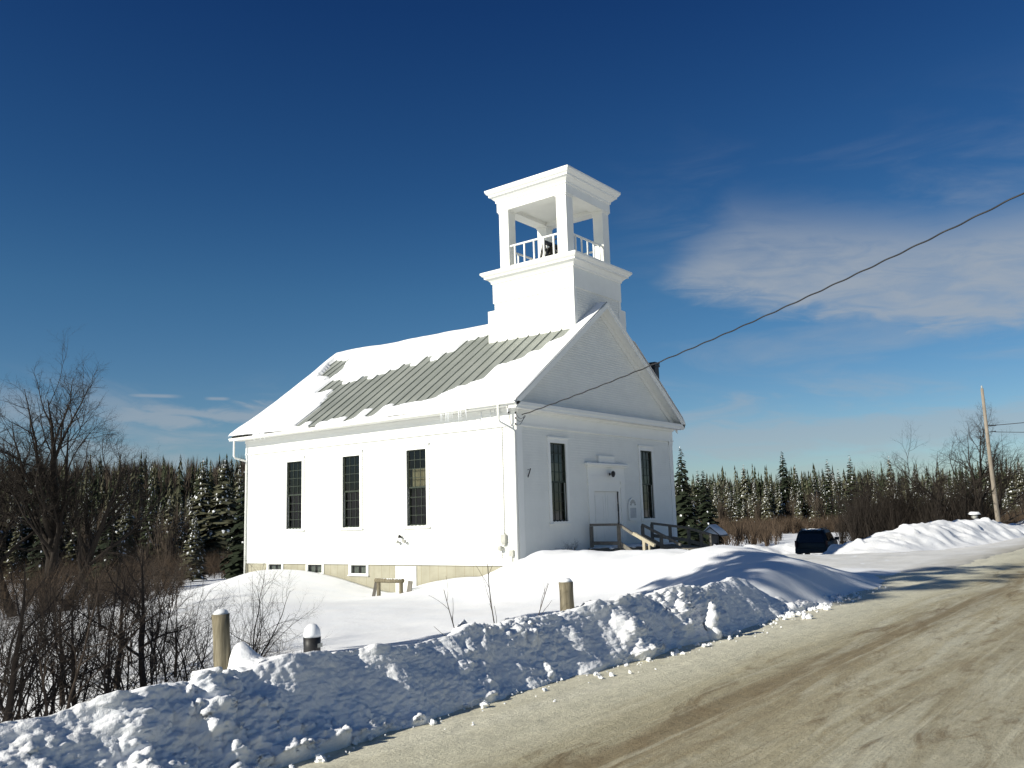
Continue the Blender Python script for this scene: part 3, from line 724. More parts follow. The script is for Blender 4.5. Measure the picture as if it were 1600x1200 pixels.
mb = MB(); mb.lathe([(.012,0),(.028,.01),(.03,.03),(.0,.045)], 10, (0,0,0)); h = mb.build('handle', M['black'], bd, True); h.rotation_euler = (0, -math.pi/2, 0); h.location = (.03, BD[0]+.2, -1.1)

# entrance: double door in a pilastered surround with hood
x0, x1, z0, z1 = DOOR; xm = (x0 + x1) / 2
mb = MB(); mb.box(x0-.42, x0-.12, -.06, 0, .3, 2.78); mb.box(x1+.12, x1+.42, -.06, 0, .3, 2.78)
mb.box(x0-.45, x0-.09, -.085, 0, 2.70, 2.82); mb.box(x1+.09, x1+.45, -.085, 0, 2.70, 2.82)
mb.box(x0-.12, x0, -.03, .10, .3, 2.56); mb.box(x1, x1+.12, -.03, .10, .3, 2.56); mb.box(x0, x1, -.03, .10, 2.42, 2.56)
mb.box(x0-.12, x1+.12, -.045, 0, 2.56, 2.82); mb.box(x0-.42, x1+.42, -.07, 0, 2.82, 3.0); mb.box(x0-.42, x1+.42, -.055, 0, 3.0, 3.34)
mb.box(x0-.52, x1+.52, -.14, 0, 3.34, 3.40); mb.box(x0-.60, x1+.62, -.22, 0, 3.40, 3.47); mb.box(5.0, 6.15, -.09, 0, 3.47, 3.72); mb.box(4.95, 6.2, -.12, 0, 3.72, 3.77)
dsr = mb.build('door_surround', M['trim'], church)
mb = MB()
for k in range(26):
    xx = x0 - .5 + (x1 - x0 + 1.05) * k / 25; chunk(mb, (xx, -.12, 3.475), random.uniform(.03, .065), 300 + k, .55)
mb.build('ledge_snow', M['treesnow'], dsr, True)['kind'] = 'stuff'
for s, (a, b) in enumerate(((x0, xm - .006), (xm + .006, x1))):
    mb = MB(); mb.box(a, b, .05, .09, z0, z1)
    for c, d in ((.15, .75), (.9, 1.92)): 
        mb.box(a + .14, a + .17, .04, .05, z0 + c, z0 + d); mb.box(b - .17, b - .14, .04, .05, z0 + c, z0 + d); mb.box(a + .17, b - .17, .04, .05, z0 + c, z0 + c + .03); mb.box(a + .17, b - .17, .04, .05, z0 + d - .03, z0 + d)
    dl = mb.build('door', M['trim'], church)
    if s == 1:
        mb = MB(); mb.box(b - .055, b - .03, .015, .05, 1.0, 1.22); mb.box(b - .07, b - .02, -.02, .02, 1.08, 1.13); mb.build('handle', M['black'], dl)
        for za, zc in ((1.65,1.95),(.6,.85)):
            mb = MB(); mb.box(b - .012, b + .002, .02, .052, za, zc); mb.build('hinge', M['black'], dl)
# lamp above the door, bracket, floodlight, meters, wires
mb = MB(); mb.lathe([(.05,0),(.05,.015),(.015,.02),(.015,.10),(.12,.14),(.125,.17),(.06,.17),(.05,.10)], 12); mb.tube([(0,0,.1),(-.12,.05,.22),(-.22,.0,.28)], .016, 6); mb.lathe([(.02,-.02),(.085,.03),(.09,.10),(.03,.13)], 12, (-.24,0,.25))
lp = mb.build('porch_lamp', M['black'], church, True); lp.rotation_euler = (R(90), 0, 0); lp.location = (5.78, -.06, 3.08)
mb = MB(); mb.tube([(.55,-.02,3.12),(.55,-.14,3.12),(.55,-.02,2.9)], .012, 6); mb.bar((.55,-.145,3.16),(.55,-.02,2.86),.02,.03); mb.build('bracket', M['black'], church)
fl = MB(); fl.lathe([(.05,0),(.055,.02),(.03,.05)], 10); fl = fl.build('flood_lamp', M['plasticgrey'], church, True); fl.rotation_euler = (0, -math.pi/2, 0); fl.location = (-.03, 5.36, .82)
for dy, dz, mt in ((-.11, .07, 'plasticgrey'), (.12, .08, 'plasticgrey'), (.02, -.12, 'black')):
    mb = MB(); mb.lathe([(.02,-.02),(.035,.02),(.06,.10),(.062,.12),(.02,.12)], 12)
    h = mb.build('lamp_head', M[mt], fl, True); h.location = (-dz, dy, .06); h.rotation_euler = (R(-50 if dy > 0 else 50), R(35), 0)
mb = MB(); mb.box(-.14, -.02, .50, .70, .70, .98); mb.box(-.12,-.02,.53,.67,.62,.70); mt_ = mb.build('meter_box', M['plasticgrey'], church)
mb = MB(); mb.lathe([(.085,0),(.085,.05),(.075,.10),(.03,.115)], 16); h = mb.build('dial', M['plasticgrey'], mt_, True); h.rotation_euler = (0, -math.pi/2, 0); h.location = (-.08, .72, .52)
mb = MB(); mb.tube([(-.05,.60,.98),(-.05,.60,4.6)], .016, 6); mb.tube([(-.05,.72,.45),(-.05,.72,.2)], .016, 6); mb.build('conduit', M['trim'], church, True)
mb = MB(); mb.box(-.13, -.02, .20, .36, .25, .46); mb.tube([(-.06,.28,.25),(-.06,.28,-.3)], .018, 6); mb.build('junction_box', M['plasticgrey'], church)
for p in ((-.08, .24, 5.06), (-.10, -.07, 5.02), (-.10, -.06, 4.84), (-.10, -.05, 4.64)):
    mb = MB(); mb.lathe([(.012,-.03),(.03,-.02),(.022,0),(.03,.02),(.012,.03)], 10, p); mb.build('insulator', M['black'], church, True)
mb = MB()
for a, b in (((-.1,-.06,5.02), (.12,-.3,4.93)), ((-.1,-.06,4.84), (.16,-.3,4.92)), ((-.1,-.05,4.64), (.1,-.3,4.92)), ((-.08,.24,5.06), (-.08,.1,4.6))):
    A, B = Vector(a), Vector(b); mb.tube([A.lerp(B, t) - Vector((0, 0, .16 * math.sin(math.pi * t))) for t in np.linspace(0, 1, 9)], .008, 5)
mb.build('service_loop', M['black'], church)
# chimney
mb = MB(); cx, cy = 11.62, .95; mb.box(cx-.19,cx+.19,cy-.19,cy+.19,-1.2,8.22); mb.box(cx-.23,cx+.23,cy-.23,cy+.23,8.10,8.20); mb.box(cx-.23,cx+.23,cy-.23,cy+.23,8.222,8.30)
mb.build('chimney', M['black'], church, False)

# ---- belfry
TX0, TX1, TY0, TY1 = 3.93, 7.36, .03, 3.9
mb = MB(); mb.box(TX0, TX1, TY0, TY1, 7.2, 10.99); clap(mb, 'y', TY0, TX0, TX1, 9.0, 10.2, []); clap(mb, 'x', TX0, TY0, TY1, 8.3, 10.2, [])
mb.box(TX0 - .03, TX0, TY0 - .03, TY0 + .16, 8.2, 10.2); mb.box(TX0, TX0 + .16, TY0 - .03, TY0, 8.2, 10.2); mb.box(TX1 - .16, TX1 + .03, TY0 - .03, TY0, 8.2, 10.2)
mb.box(TX0 - .05, TX1 + .05, TY0 - .05, TY1 + .05, 10.2, 10.99)
mb.build('tower_base', M['white'], church)
mb = MB(); mb.box(TX0 + .01, TX1 - .3, TY1, TY1 + .38, 7.2, 9.93); mb.box(TX1, TX1 + .60, TY0 + .1, TY1 + .3, 7.2, 9.93); mb.build('tower_shoulder', M['white'], church)
def crown_mould(x0, x1, y0, y1, prof):
    """square moulding: prof = list of (outset, z)"""
    mb = MB(); vs = []; n = len(prof)
    for o, z in prof: vs += [(x0-o,y0-o,z),(x1+o,y0-o,z),(x1+o,y1+o,z),(x0-o,y1+o,z)]
    fs = [(i*4+j, i*4+(j+1) % 4, (i+1)*4+(j+1) % 4, (i+1)*4+j) for i in range(n-1) for j in range(4)] + [(3,2,1,0), tuple(n*4-4+j for j in range(4))]
    return mb.add(vs, fs)
crown_mould(TX0, TX1, TY0, TY1, [(.06,10.99),(.10,11.02),(.10,11.08),(.22,11.20),(.30,11.22),(.30,11.28),(.36,11.33),(.42,11.40),(.42,11.47),(.36,11.50),(.0,11.56)]).build('tower_cornice', M['trim'], church)
BX0, BX1, BY0, BY1, PW = 4.02, 7.18, .28, 3.62, .47
for a in (BX0, BX1 - PW):
    for b in (BY0, BY1 - PW):
        mb = MB(); mb.box(a, a + PW, b, b + PW, 11.5, 13.99); mb.box(a - .03, a + PW + .03, b - .03, b + PW + .03, 13.99, 14.05); mb.build('belfry_post', M['white'], church)
mb = MB(); e = .06
mb.box(BX0 - e, BX1 + e, BY0 - e, BY0 + PW, 14.05, 14.42); mb.box(BX0 - e, BX1 + e, BY1 - PW, BY1 + e, 14.05, 14.42)
mb.box(BX0 - e, BX0 + PW, BY0 + PW, BY1 - PW, 14.05, 14.42); mb.box(BX1 - PW, BX1 + e, BY0 + PW, BY1 - PW, 14.05, 14.42); mb.box(BX0 + PW, BX1 - PW, BY0 + PW, BY1 - PW, 14.20, 14.26)
mb.build('belfry_beam', M['white'], church)
crown_mould(BX0, BX1, BY0, BY1, [(.065,14.42),(.10,14.44),(.10,14.52),(.24,14.66),(.30,14.68),(.30,14.75),(.36,14.80),(.42,14.90),(.42,14.97),(.38,14.99),(-1.5,15.14)]).build('belfry_roof', M['trim'], church)
def belfry_rail(a, b, nb):
    A, B = Vector(a), Vector(b); mb = MB()
    up = Vector((0,0,1)); mb.bar(A + up*.98, B + up*.98, .07, .06); mb.bar(A + up*.14, B + up*.14, .05, .06)
    for k in range(nb):
        p = A.lerp(B, (k + .5) / nb); mb.bar(p + up*.17, p + up*.95, .055, .055)
    mb.build('belfry_railing', M['trim'], church)
zb = 11.54
belfry_rail((BX0+.08, BY0+PW, zb), (BX0+.08, BY1-PW, zb), 5); belfry_rail((BX1-.08, BY0+PW, zb), (BX1-.08, BY1-PW, zb), 5)
belfry_rail((BX0+PW, BY0+.08, zb), (BX1-PW, BY0+.08, zb), 5); belfry_rail((BX0+PW, BY1-.08, zb), (BX1-PW, BY1-.08, zb), 5)
mb = MB(); mb.box(BX0 + .55, BX1 - .55, 2.35, 3.0, 11.5, 11.75); mb.build('bell_stand', M['white'], church)
bell = thing('bell', 'dark bronze church bell hanging on its yoke inside the open belfry', 'bell', (5.2, 1.9, 11.56))
mb = MB(); mb.lathe([(.36,.22),(.37,.26),(.33,.34),(.27,.45),(.235,.60),(.22,.74),(.19,.83),(.10,.89),(.04,.90),(.04,1.0),(.02,1.0)], 20); mb.build('bell_body', M['bronze'], bell, True)
mb = MB(); mb.bar((-.5,0,1.02),(.5,0,1.02),.12,.14); mb.build('yoke', M['black'], bell)
for s in (-1, 1):
    mb = MB(); mb.bar((s*.48,-.28,0),(s*.48,0,1.0),.07,.07); mb.bar((s*.48,.28,0),(s*.48,0,1.0),.07,.07); mb.build('stand', M['black'], bell)
mb = MB(); mb.tube([(.58, .42*math.cos(t), 1.02 + .42*math.sin(t)) for t in np.linspace(0, 2*math.pi, 25)], .025, 6)
for t in np.linspace(0, math.pi, 3)[:2]: mb.bar((.58,.42*math.cos(t),1.02+.42*math.sin(t)),(.58,-.42*math.cos(t),1.02-.42*math.sin(t)),.03,.03)
mb.build('wheel', M['black'], bell)

# ---- arched notice board beside the door
nb_ = thing('notice_board', 'small white arch topped notice board on the front wall right of the doors', 'notice board', (7.42, 0, 1.32))
def arch_pts(w, h, y, n=10):
    p = [(-w/2, y, 0), (w/2, y, 0)]
    for k in range(n + 1):
        t = math.pi * k / n; p.append((w/2*math.cos(t), y, h - w/2 + w/2*math.sin(t)))
    return p
mb = MB(); a = arch_pts(.62, .86, -.075); b = arch_pts(.62, .86, -.02); n = len(a)
mb.add(a + b, [tuple(range(n)), tuple(reversed(range(n, 2*n)))] + [(i, n+i, n+(i+1) % n, (i+1) % n) for i in range(n)]); mb.build('backing', M['trim'], nb_)
mb = MB(); mb.box(-.23, .23, -.082, -.076, .06, .46); mb.build('poster', M['paper'], nb_)
mb = MB()
for k in range(7):
    t0, t1 = math.pi * (k + .12) / 7, math.pi * (k + .88) / 7
    mb.quad(*[(r*math.cos(t), -.08, .55 + r*math.sin(t)) for r, t in ((.10,t0),(.24,t0),(.24,t1),(.10,t1))][::-1])
mb.build('fan_ornament', M['plasticgrey'], nb_)
mb = MB(); mb.box(-.31, .31, -.12, -.02, -.04, .0); mb.build('ledge', M['trim'], nb_)
mb = MB(); mb.box(-.25, .25, -.10, -.076, .475, .50); mb.build('crossbar', M['trim'], nb_)

# ---- entrance landing, steps, ramp and rails
porch = thing('entrance_porch', 'weathered wooden entrance landing with steps and ramp before the church doors', 'porch', (0, 0, 0))
mb = MB()
for k in range(9): mb.box(4.05, 8.2, -.08 - .15*k - .14, -.08 - .15*k, .30, .335)
mb.box(4.05, 8.2, -1.43, -.08, .12, .295); mb.build('deck', M['wood'], porch)
mb = MB()
for k in range(2): mb.box(4.1, 6.5, -1.44 - .3*(k+1), -1.44 - .3*k, .02, .335 - .13*(k+1))
mb.build('step', M['wood'], porch)
mb = MB(); mb.add([(6.7,-1.44,.30),(8.2,-1.44,.30),(8.2,-4.6,-.02),(6.7,-4.6,-.02),(6.7,-1.44,.335),(8.2,-1.44,.335),(8.2,-4.6,.02),(6.7,-4.6,.02)], [(0,1,2,3),(7,6,5,4),(0,4,5,1),(1,5,6,2),(2,6,7,3),(3,7,4,0)]); mb.build('ramp', M['wood'], porch)
mb = MB()
for k in range(80): chunk(mb, (random.uniform(4.1, 8.1), random.uniform(-1.4, -.1), .335), random.uniform(.08, .22), 700 + k, .3)
mb.build('deck_snow', M['treesnow'], porch, True)['kind'] = 'stuff'
def railing(pts, zt, posts, mats=('wood',), low=.66):
    """pts: (x,y) polyline, zt: top height at each point"""
    mb = MB(); P = [Vector((x, y, z)) for (x, y), z in zip(pts, zt)]
    for a, b in zip(P[:-1], P[1:]): mb.bar(a, b, .10, .085); mb.bar(a - Vector((0,0,low)), b - Vector((0,0,low)), .05, .13)
    r = mb.build('handrail', M[mats[0]], porch)
    for x, y, z0, z1 in posts:
        mb = MB(); mb.box(x - .05, x + .05, y - .05, y + .05, z0, z1 - .03); mb.build('rail_post', M[mats[0]], porch)
railing([(4.1,-.16),(4.1,-1.38)], (1.18, 1.17), [(4.1,-.2,.1,1.16),(4.1,-1.36,.1,1.16)])
railing([(4.1,-1.40),(4.1,-1.95)], (1.16, .82), [])
mb = MB(); mb.bar((4.1,-1.96,.85),(4.1,-2.78,.42),.13,.11); mb.box(4.05,4.15,-2.42,-2.32,-.2,.60); mb.box(4.06,4.14,-2.60,-2.54,-.2,.50); mb.build('handrail', M['sunlit_wood'], porch)['label'] = 'sunlit lower end of the left handrail'  # lower rail end, its sunlight painted by the lighter wood colour
railing([(8.1,-.48),(8.1,-2.0),(8.1,-3.05)], (1.15, .95, .66), [(8.1,-.5,.1,1.14),(8.1,-1.3,.1,1.04),(8.1,-2.1,-.1,.93),(8.1,-2.62,-.1,.78),(8.1,-3.0,-.2,.67)], low=.48)
railing([(6.6,-.9),(6.6,-2.5)], (1.12, .35), [(6.6,-.92,.1,1.1),(6.6,-1.7,.0,.74)], low=.4)

# ---- kiosk right of the ramp
ks = thing('information_kiosk', 'small dark notice kiosk with snow on its sloping roof beside the ramp rail', 'kiosk', (8.75, -2.85, Hz(8.75,-2.85)), R(8))
for s in (-.36, .36):
    mb = MB(); mb.box(s-.045, s+.045, -.045, .045, -.4, .95); mb.build('post', M['black'], ks)
mb = MB(); mb.box(-.315, .315, -.03, .03, .42, .92); mb.build('panel', M['board'], ks)
mb = MB()
mb.add([(-.52,-.42,.72),(.52,-.42,.72),(.52,0,1.06),(-.52,0,1.06),(-.52,.34,.82),(.52,.34,.82),(-.52,-.42,.69),(.52,-.42,.69),(.52,0,1.03),(-.52,0,1.03),(-.52,.34,.79),(.52,.34,.79)], [(0,1,2,3),(3,2,5,4),(9,8,7,6),(10,11,8,9),(0,6,7,1),(4,5,11,10),(1,7,8,2),(2,8,11,5),(3,9,6,0),(4,10,9,3)]); rf_ = mb.build('roof', M['board'], ks)
mb = MB(); mb.add([(-.50,-.40,.745),(.50,-.40,.745),(.46,-.34,.86),(-.46,-.34,.86),(.42,.02,1.15),(-.42,.02,1.15),(.5,.3,.86),(-.5,.3,.86)], [(0,1,2,3),(3,2,4,5),(5,4,6,7),(1,6,4,2),(0,3,5,7)]); mb.build('snow_cap', M['treesnow'], rf_, True)['kind'] = 'stuff'

# ---- log stair rail and plank in the snow before the basement door
lr = thing('log_railing', 'short weathered log railing half buried in snow before the basement door', 'railing', (-1.5, 4.6, -1.1))
mb = MB(); mb.tube([(-.05,.62,.60),(0,0,.585),(.02,-.66,.60)], [.075,.07,.075], 10); mb.build('top_rail', M['post'], lr, True)
for y in (.52, -.58):
    mb = MB(); mb.tube([(0,y,-.3),(0,y,.55)], [.075,.07], 10); mb.build('post', M['post'], lr, True)
mb = MB(); mb.bar((-.12,.70,-.1),(-.02,.60,.58),.04,.12); mb.build('brace', M['wood'], lr)
mb = MB()
for k in range(14): chunk(mb, (random.uniform(-.03,.03), -.6 + 1.2*k/13, .655), random.uniform(.025,.045), 900+k, .5)
mb.build('snow_cap', M['treesnow'], lr, True)['kind'] = 'stuff'
pk = MB(); pk.bar((-.02,0,-.3),(.05,-.06,.36),.20,.035,(1,0,0)); tag(pk.build('plank', M['wood'], None, False, (-1.5, 3.68, -.86)), 'grey board stuck upright in the snow right of the log railing', 'plank')

# ---- wooden guard posts on the bank
def gpost(name, label, loc, r, h, tilt, mat, cap):
    t = thing(name, label, 'post', loc)
    mb = MB(); tp = Vector((tilt[0], tilt[1], h)); n = 9
    mb.tube([Vector((0,0,-.5)).lerp(tp, k/ n) for k in range(n + 1)], [r * (1 + .04*math.sin(k*2.3)) for k in range(n+1)], 16); mb.build('post_body', M[mat], t, True)
    mb = MB()
    if cap == 'round': mb.lathe([(r*.98,0),(r*1.0,r*.4),(r*.88,r*.95),(r*.55,r*1.4),(r*.12,r*1.55)], 16, tuple(tp))
    else: mb.lathe([(r*.9,0),(r*.82,r*.25),(r*.55,r*.5),(r*.1,r*.62)], 14, tuple(tp + Vector((r*.1, r*.05, 0))))
    mb.build('snow_cap', M['treesnow'], t, True)['kind'] = 'stuff'
    return t
gp = gpost('guard_post', 'tall leaning weathered wooden post with a thin snow cap in the bank', (-19.23,-11.78,.30), .066, .50, (-.045,.035), 'post', 'flat')
gpost('guard_post', 'short thick wooden post beside the snow mound, its top level with the drift', (-14.25,-11.6,.22), .088, .46, (-.015,.01), 'post', 'flat')
bp = gpost('marker_post', 'short black marker post under a rounded snow dome on the bank', (-18.0,-11.3,.12), .078, .33, (0,.0), 'black', 'round')
mb = MB(); mb.box(.0,.055,-.082,-.074,.24,.275); mb.build('reflector', M['plasticgrey'], bp)

# ------------------------------------------------------------------ vehicle
suv = thing('suv', 'dark green sport utility vehicle parked in the lot, seen from behind', 'car', (24.5, -1.43, -1.10), R(11)); suv.scale = (.92, .92, .92)
prof = [(-2.25,.42),(-2.30,.60),(-2.27,.95),(-2.05,1.50),(-1.95,1.62),(-1.2,1.70),(.2,1.69),(.55,1.60),(1.15,1.10),(1.95,1.02),(2.2,.90),(2.28,.60),(2.22,.40)]
def half_w(z): return .90 - .02 * max(0, .6 - z) - .34 * max(0, z - .98) ** 1.25
mb = MB(); n = len(prof); cols = [-1, -.93, -.5, 0, .5, .93, 1]; vs = []
for x, z in prof:
    for c in cols: vs.append((x - (.10 * (abs(c) ** 6)) * (1 if x > 0 else -1), c * half_w(z), z - .03 * abs(c) ** 8))
k = len(cols); fs = [(i*k+j, i*k+j+1, (i+1)*k+j+1, (i+1)*k+j) for i in range(n-1) for j in range(k-1)]
fs.append(tuple(i*k for i in range(n))); fs.append(tuple(i*k+k-1 for i in reversed(range(n)))); fs.append(tuple((n-1)*k+j for j in range(k)) + tuple(j for j in reversed(range(k))))
mb.add(vs, fs); mb.build('body', M['carpaint'], suv, True)
mb = MB(); mb.add([(-2.30,-.70,1.0),(-2.30,.70,1.0),(-2.11,.60,1.47),(-2.11,-.60,1.47)], [(0,3,2,1)]); mb.build('rear_window', M['carglass'], suv)
for s in (-1, 1):
    mb = MB(); y = lambda z: s * (half_w(z) + .012)
    for xa, xb, xc, xd in ((-1.95,-1.85,-.95,-.95), (-.87,-.87,.30,.62)): 
        q4 = [(xa,y(1.05),1.05),(xb,y(1.52),1.52),(xc,y(1.52),1.52),(xd,y(1.05),1.05)]; mb.quad(*(q4 if s < 0 else q4[::-1]))
    mb.build('side_window', M['carglass'], suv)
    mb = MB(); mb.box(-2.335,-2.20,s*.78,s*.885,.78,1.12); mb.build('tail_lamp', M['red'], suv)
    mb = MB(); mb.box(.55,.68,s*.92,s*1.16,1.05,1.22); mb.bar((.62,s*.86,1.08),(.62,s*.98,1.11),.06,.05); mb.build('mirror', M['black'], suv)
    mb = MB(); mb.bar((-1.8,s*.56,1.76),(.15,s*.56,1.76),.05,.05); mb.bar((-1.7,s*.56,1.66),(-1.7,s*.56,1.75),.05,.05); mb.bar((.05,s*.56,1.66),(.05,s*.56,1.75),.05,.05); mb.build('roof_rail', M['black'], suv)
    for x in (-1.35, 1.42):
        mb = MB(); mb.lathe([(.20,-.11),(.33,-.11),(.36,-.07),(.36,.07),(.33,.11),(.20,.11)], 24); w_ = mb.build('wheel', M['rubber'], suv, True); w_.location = (x, s*.80, .36); w_.rotation_euler = (R(90), 0, 0)
        mb = MB(); mb.lathe([(.20,-.10),(.20,.10),(.04,.115)], 16); mb.build('rim', M['chrome'], w_, True)
mb = MB(); mb.box(-2.40,-2.24,-.88,.88,.42,.66); mb.build('bumper', M['black'], suv)
mb = MB()
for k in range(26): chunk(mb, (random.uniform(-1.9,.1), random.uniform(-.5,.5), 1.70), random.uniform(.06,.16), 1300+k, .25)
mb.build('roof_snow', M['treesnow'], suv, True)['kind'] = 'stuff'

# ------------------------------------------------------------------ pole and wires
up_ = thing('utility_pole', 'bare weathered utility pole leaning slightly behind the big snow pile', 'utility pole', (37.6, -8.1, -1.0))
mb = MB(); mb.tube([(.15,.3,-1),(0,0,1.6),(-.35,-.0,5),(-.75,-.05,9.6)], [.145,.14,.12,.085], 12); mb.build('pole', M['pole'], up_, True)
mb = MB(); mb.lathe([(.03,0),(.05,.03),(.035,.08),(.05,.12),(.03,.17)], 10, (-.76,-.05,9.6)); mb.build('insulator', M['plasticgrey'], up_, True)
mb = MB(); mb.bar((-.55,-.15,7.3),(-.2,-.5,7.3),.06,.06); mb.bar((-.5,-.15,6.9),(-.2,-.45,6.95),.05,.05); mb.build('bracket', M['black'], up_)
def wire(name, label, A, B, sag, r=.014, wob=0, n=60):
    A, B = Vector(A), Vector(B); pts = []
    side = (B - A).cross(Vector((0,0,1))).normalized()
    for k in range(n + 1):
        t = k / n; p = A.lerp(B, t) - Vector((0, 0, sag * 4 * t * (1 - t)))
        p += Vector((0,0,1)) * wob * math.sin(t * 210) + side * wob * math.cos(t * 210); pts.append(p)
    mb = MB(); mb.tube(pts, r, 6); return tag(mb.build(name, M['black'], None, True), label, 'cable')
wire('service_cable', 'black twisted service cable running from the church corner up past the sky', (-.02,-.28,4.93), (-6,-21.5,8.75), .42, .017, .009, 320)
wire('overhead_wire', 'upper thin wire running right from the utility pole', (37.25,-8.4,6.3), (28,-40,8.2), .6, .02)
ow = wire('overhead_wire', 'lower thin wire with a dark splice running right from the utility pole', (37.3,-8.5,5.9), (30,-40,5.8), .9, .018)
mb = MB(); mb.bar((36.75,-10.25,5.66),(36.35,-11.6,5.5),.09,.07); mb.build('splice', M['black'], ow)

# ------------------------------------------------------------------ trees
def _perp(d, q):
    v = Vector((q.gauss(0,1), q.gauss(0,1), q.gauss(0,1))); v -= d * v.dot(d); return v.normalized()
def grow(mb, q, p, d, ln, r, lvl, P):
    """recursive bare branch"""
    n = P['seg'][lvl]; pts = [p.copy()]; rad = [r]; step = ln / n; dirs = []
    r1 = r * P['taper'][lvl]
    for i in range(n):
        d = (d + _perp(d, q) * P['wander'][lvl] + Vector((0,0,1)) * P['up'][lvl]).normalized()
        p = p + d * step; pts.append(p.copy()); rad.append(r + (r1 - r) * (i + 1) / n); dirs.append(d.copy())
    mb.tube(pts, rad, P['sides'][lvl], cap=False)
    if lvl + 1 >= len(P['seg']): return
    k = P['kids'][lvl]; k = max(1, int(round(k * q.uniform(.75, 1.25))))
    for j in range(k):
        t = P['start'][lvl] + (1 - P['start'][lvl]) * ((j + q.random() * .8) / k); t = min(t, .98)
        f = t * n; i = min(int(f), n - 1); pp = pts[i].lerp(pts[i+1], f - i); rr = rad[i] + (rad[i+1] - rad[i]) * (f - i)
        a = R(q.uniform(*P['angle'][lvl])); nd = (dirs[i] * math.cos(a) + _perp(dirs[i], q) * math.sin(a)).normalized()
        nl = ln * P['ratio'][lvl] * q.uniform(.7, 1.2) * (1.15 - .55 * t)
        grow(mb, q, pp, nd, nl, min(rr * .75, max(P.get('rmin', .0022), rr * P['rr'][lvl])), lvl + 1, P)
TREE = dict(rmin=.011, seg=[9,7,5,4,3], taper=[.06,.10,.2,.35,.5], wander=[.13,.20,.24,.26,.28], up=[.02,.08,.06,.03,.02], sides=[8,6,4,3,3],
            kids=[10,8,7,5], start=[.25,.2,.15,.1], angle=[(25,55),(25,60),(25,65),(25,60)], ratio=[.58,.5,.48,.5], rr=[.6,.55,.55,.65])
def bare_tree(name, label, cat, loc, stems, seed, P, group=None, mat='bark', twig='twig'):
    q = random.Random(seed); t = thing(name, label, cat, loc, 0, group)
    for (off, d, ln, r) in stems:
        mb = MB(); grow(mb, q, Vector(off), Vector(d).normalized(), ln, r, 0, P); mb.build('trunk', M[mat], t, True)
    return t
bt_ = dict(TREE)
bare_tree('bare_tree', 'tall bare multi-stemmed tree standing dark against the sky at far left', 'tree', (-.2, 33.6, Hz(-.2,33.6)),
          [((.4,-.4,-.3),(.04,-.05,1),12.3,.42),((.9,-.9,-.3),(.24,-.30,1),9.0,.30),((-.8,.9,-.3),(-.22,.25,1),11.0,.28),((.2,-.3,-.3),(.05,-.1,1),11,.24)], 21,
          dict(TREE, rmin=.016, wander=[.085,.19,.24,.26,.28], kids=[12,9,7,6], start=[.24,.2,.12,.1]))
TR2 = dict(TREE, rmin=.024, kids=[10,8,6,5], start=[.18,.12,.1,.1], ratio=[.62,.55,.5,.5])
bare_tree('bare_tree', 'bare spreading tree with thin branches beside the utility pole', 'tree', (38.8, -6.9, Hz(38.8,-6.9)),
          [((0,0,-.3),(-.05,.1,1),7.2,.19),((-.4,.5,-.3),(-.22,.5,.9),6.6,.15),((.2,-.2,-.3),(.1,-.3,1),6.2,.15)], 23, TR2)
bare_tree('bare_tree', 'low dark tangled tree behind the big snow pile', 'tree', (39.5, -3.2, Hz(39.5,-3.2)),
          [((0,0,-.3),(-.1,.2,1),5.4,.13),((-.3,.5,-.3),(-.2,.5,.9),5.2,.12),((.4,-.6,-.3),(.1,-.4,.9),5.0,.12)], 27, TR2)
bare_tree('bare_tree', 'low bare dark tree left of the tangled trees behind the big snow pile', 'tree', (40.5, -.2, Hz(40.5,-.2)),
          [((0,0,-.3),(-.1,.3,1),4.6,.12),((-.3,.4,-.3),(-.2,.6,.9),4.0,.10),((.3,-.5,-.3),(.1,-.3,.9),4.4,.1)], 29, TR2)

# bare foreground shrubs, a few prototypes copied with their own turn and size
SH = dict(rmin=.0028, seg=[8,6,4,3], taper=[.15,.2,.3,.5], wander=[.15,.22,.26,.28], up=[.03,.05,.03,.02], sides=[5,4,3,3], kids=[7,6,5], start=[.18,.12,.1], angle=[(22,60),(25,65),(25,65)], ratio=[.55,.5,.5], rr=[.6,.6,.7])
SAP = dict(SH, seg=[9,7,5,4,3], taper=[.10,.15,.2,.3,.5], wander=[.10,.2,.25,.28,.28], up=[.03,.06,.04,.03,.02], sides=[7,5,4,3,3], kids=[8,6,5,4], start=[.25,.15,.12,.1], angle=[(25,60)]*4, ratio=[.55,.5,.5,.5], rr=[.55,.6,.6,.7])
def shrub(loc, nst, h, seed, spread, label, P=SH, rad=.016):
    q = random.Random(seed); st = []
    for k in range(nst):
        a = q.uniform(0, 6.28); b = q.uniform(.05, spread)
        st.append(((.12*math.cos(a)*q.random(), .12*math.sin(a)*q.random(), -.15), (math.cos(a)*b, math.sin(a)*b, 1), h*q.uniform(.65,1.05), rad*q.uniform(.6,1.2)*h/2.2))
    t = thing('bare_shrub', label, 'shrub', loc, 0, 'bare shrubs behind the roadside snow bank')
    mb = MB()
    for off, d, ln, r in st: grow(mb, q, Vector(off), Vector(d).normalized(), ln, r, 0, P)
    mb.build('stems', M['twig'] if seed % 2 else M['bark2'], t, True)
    return t
SHL = 'bare brown shrub in the thicket of leafless shrubs behind the bank at left'
def cam_xy(px, dist):      # a point at a horizontal distance from the viewpoint, by bearing
    az = R(37.54) - math.atan((px - 800) / 1371.0); dd = dist / math.cos(R(37.54) - az)
    return CAM.x + dd * math.cos(az), CAM.y + dd * math.sin(az)
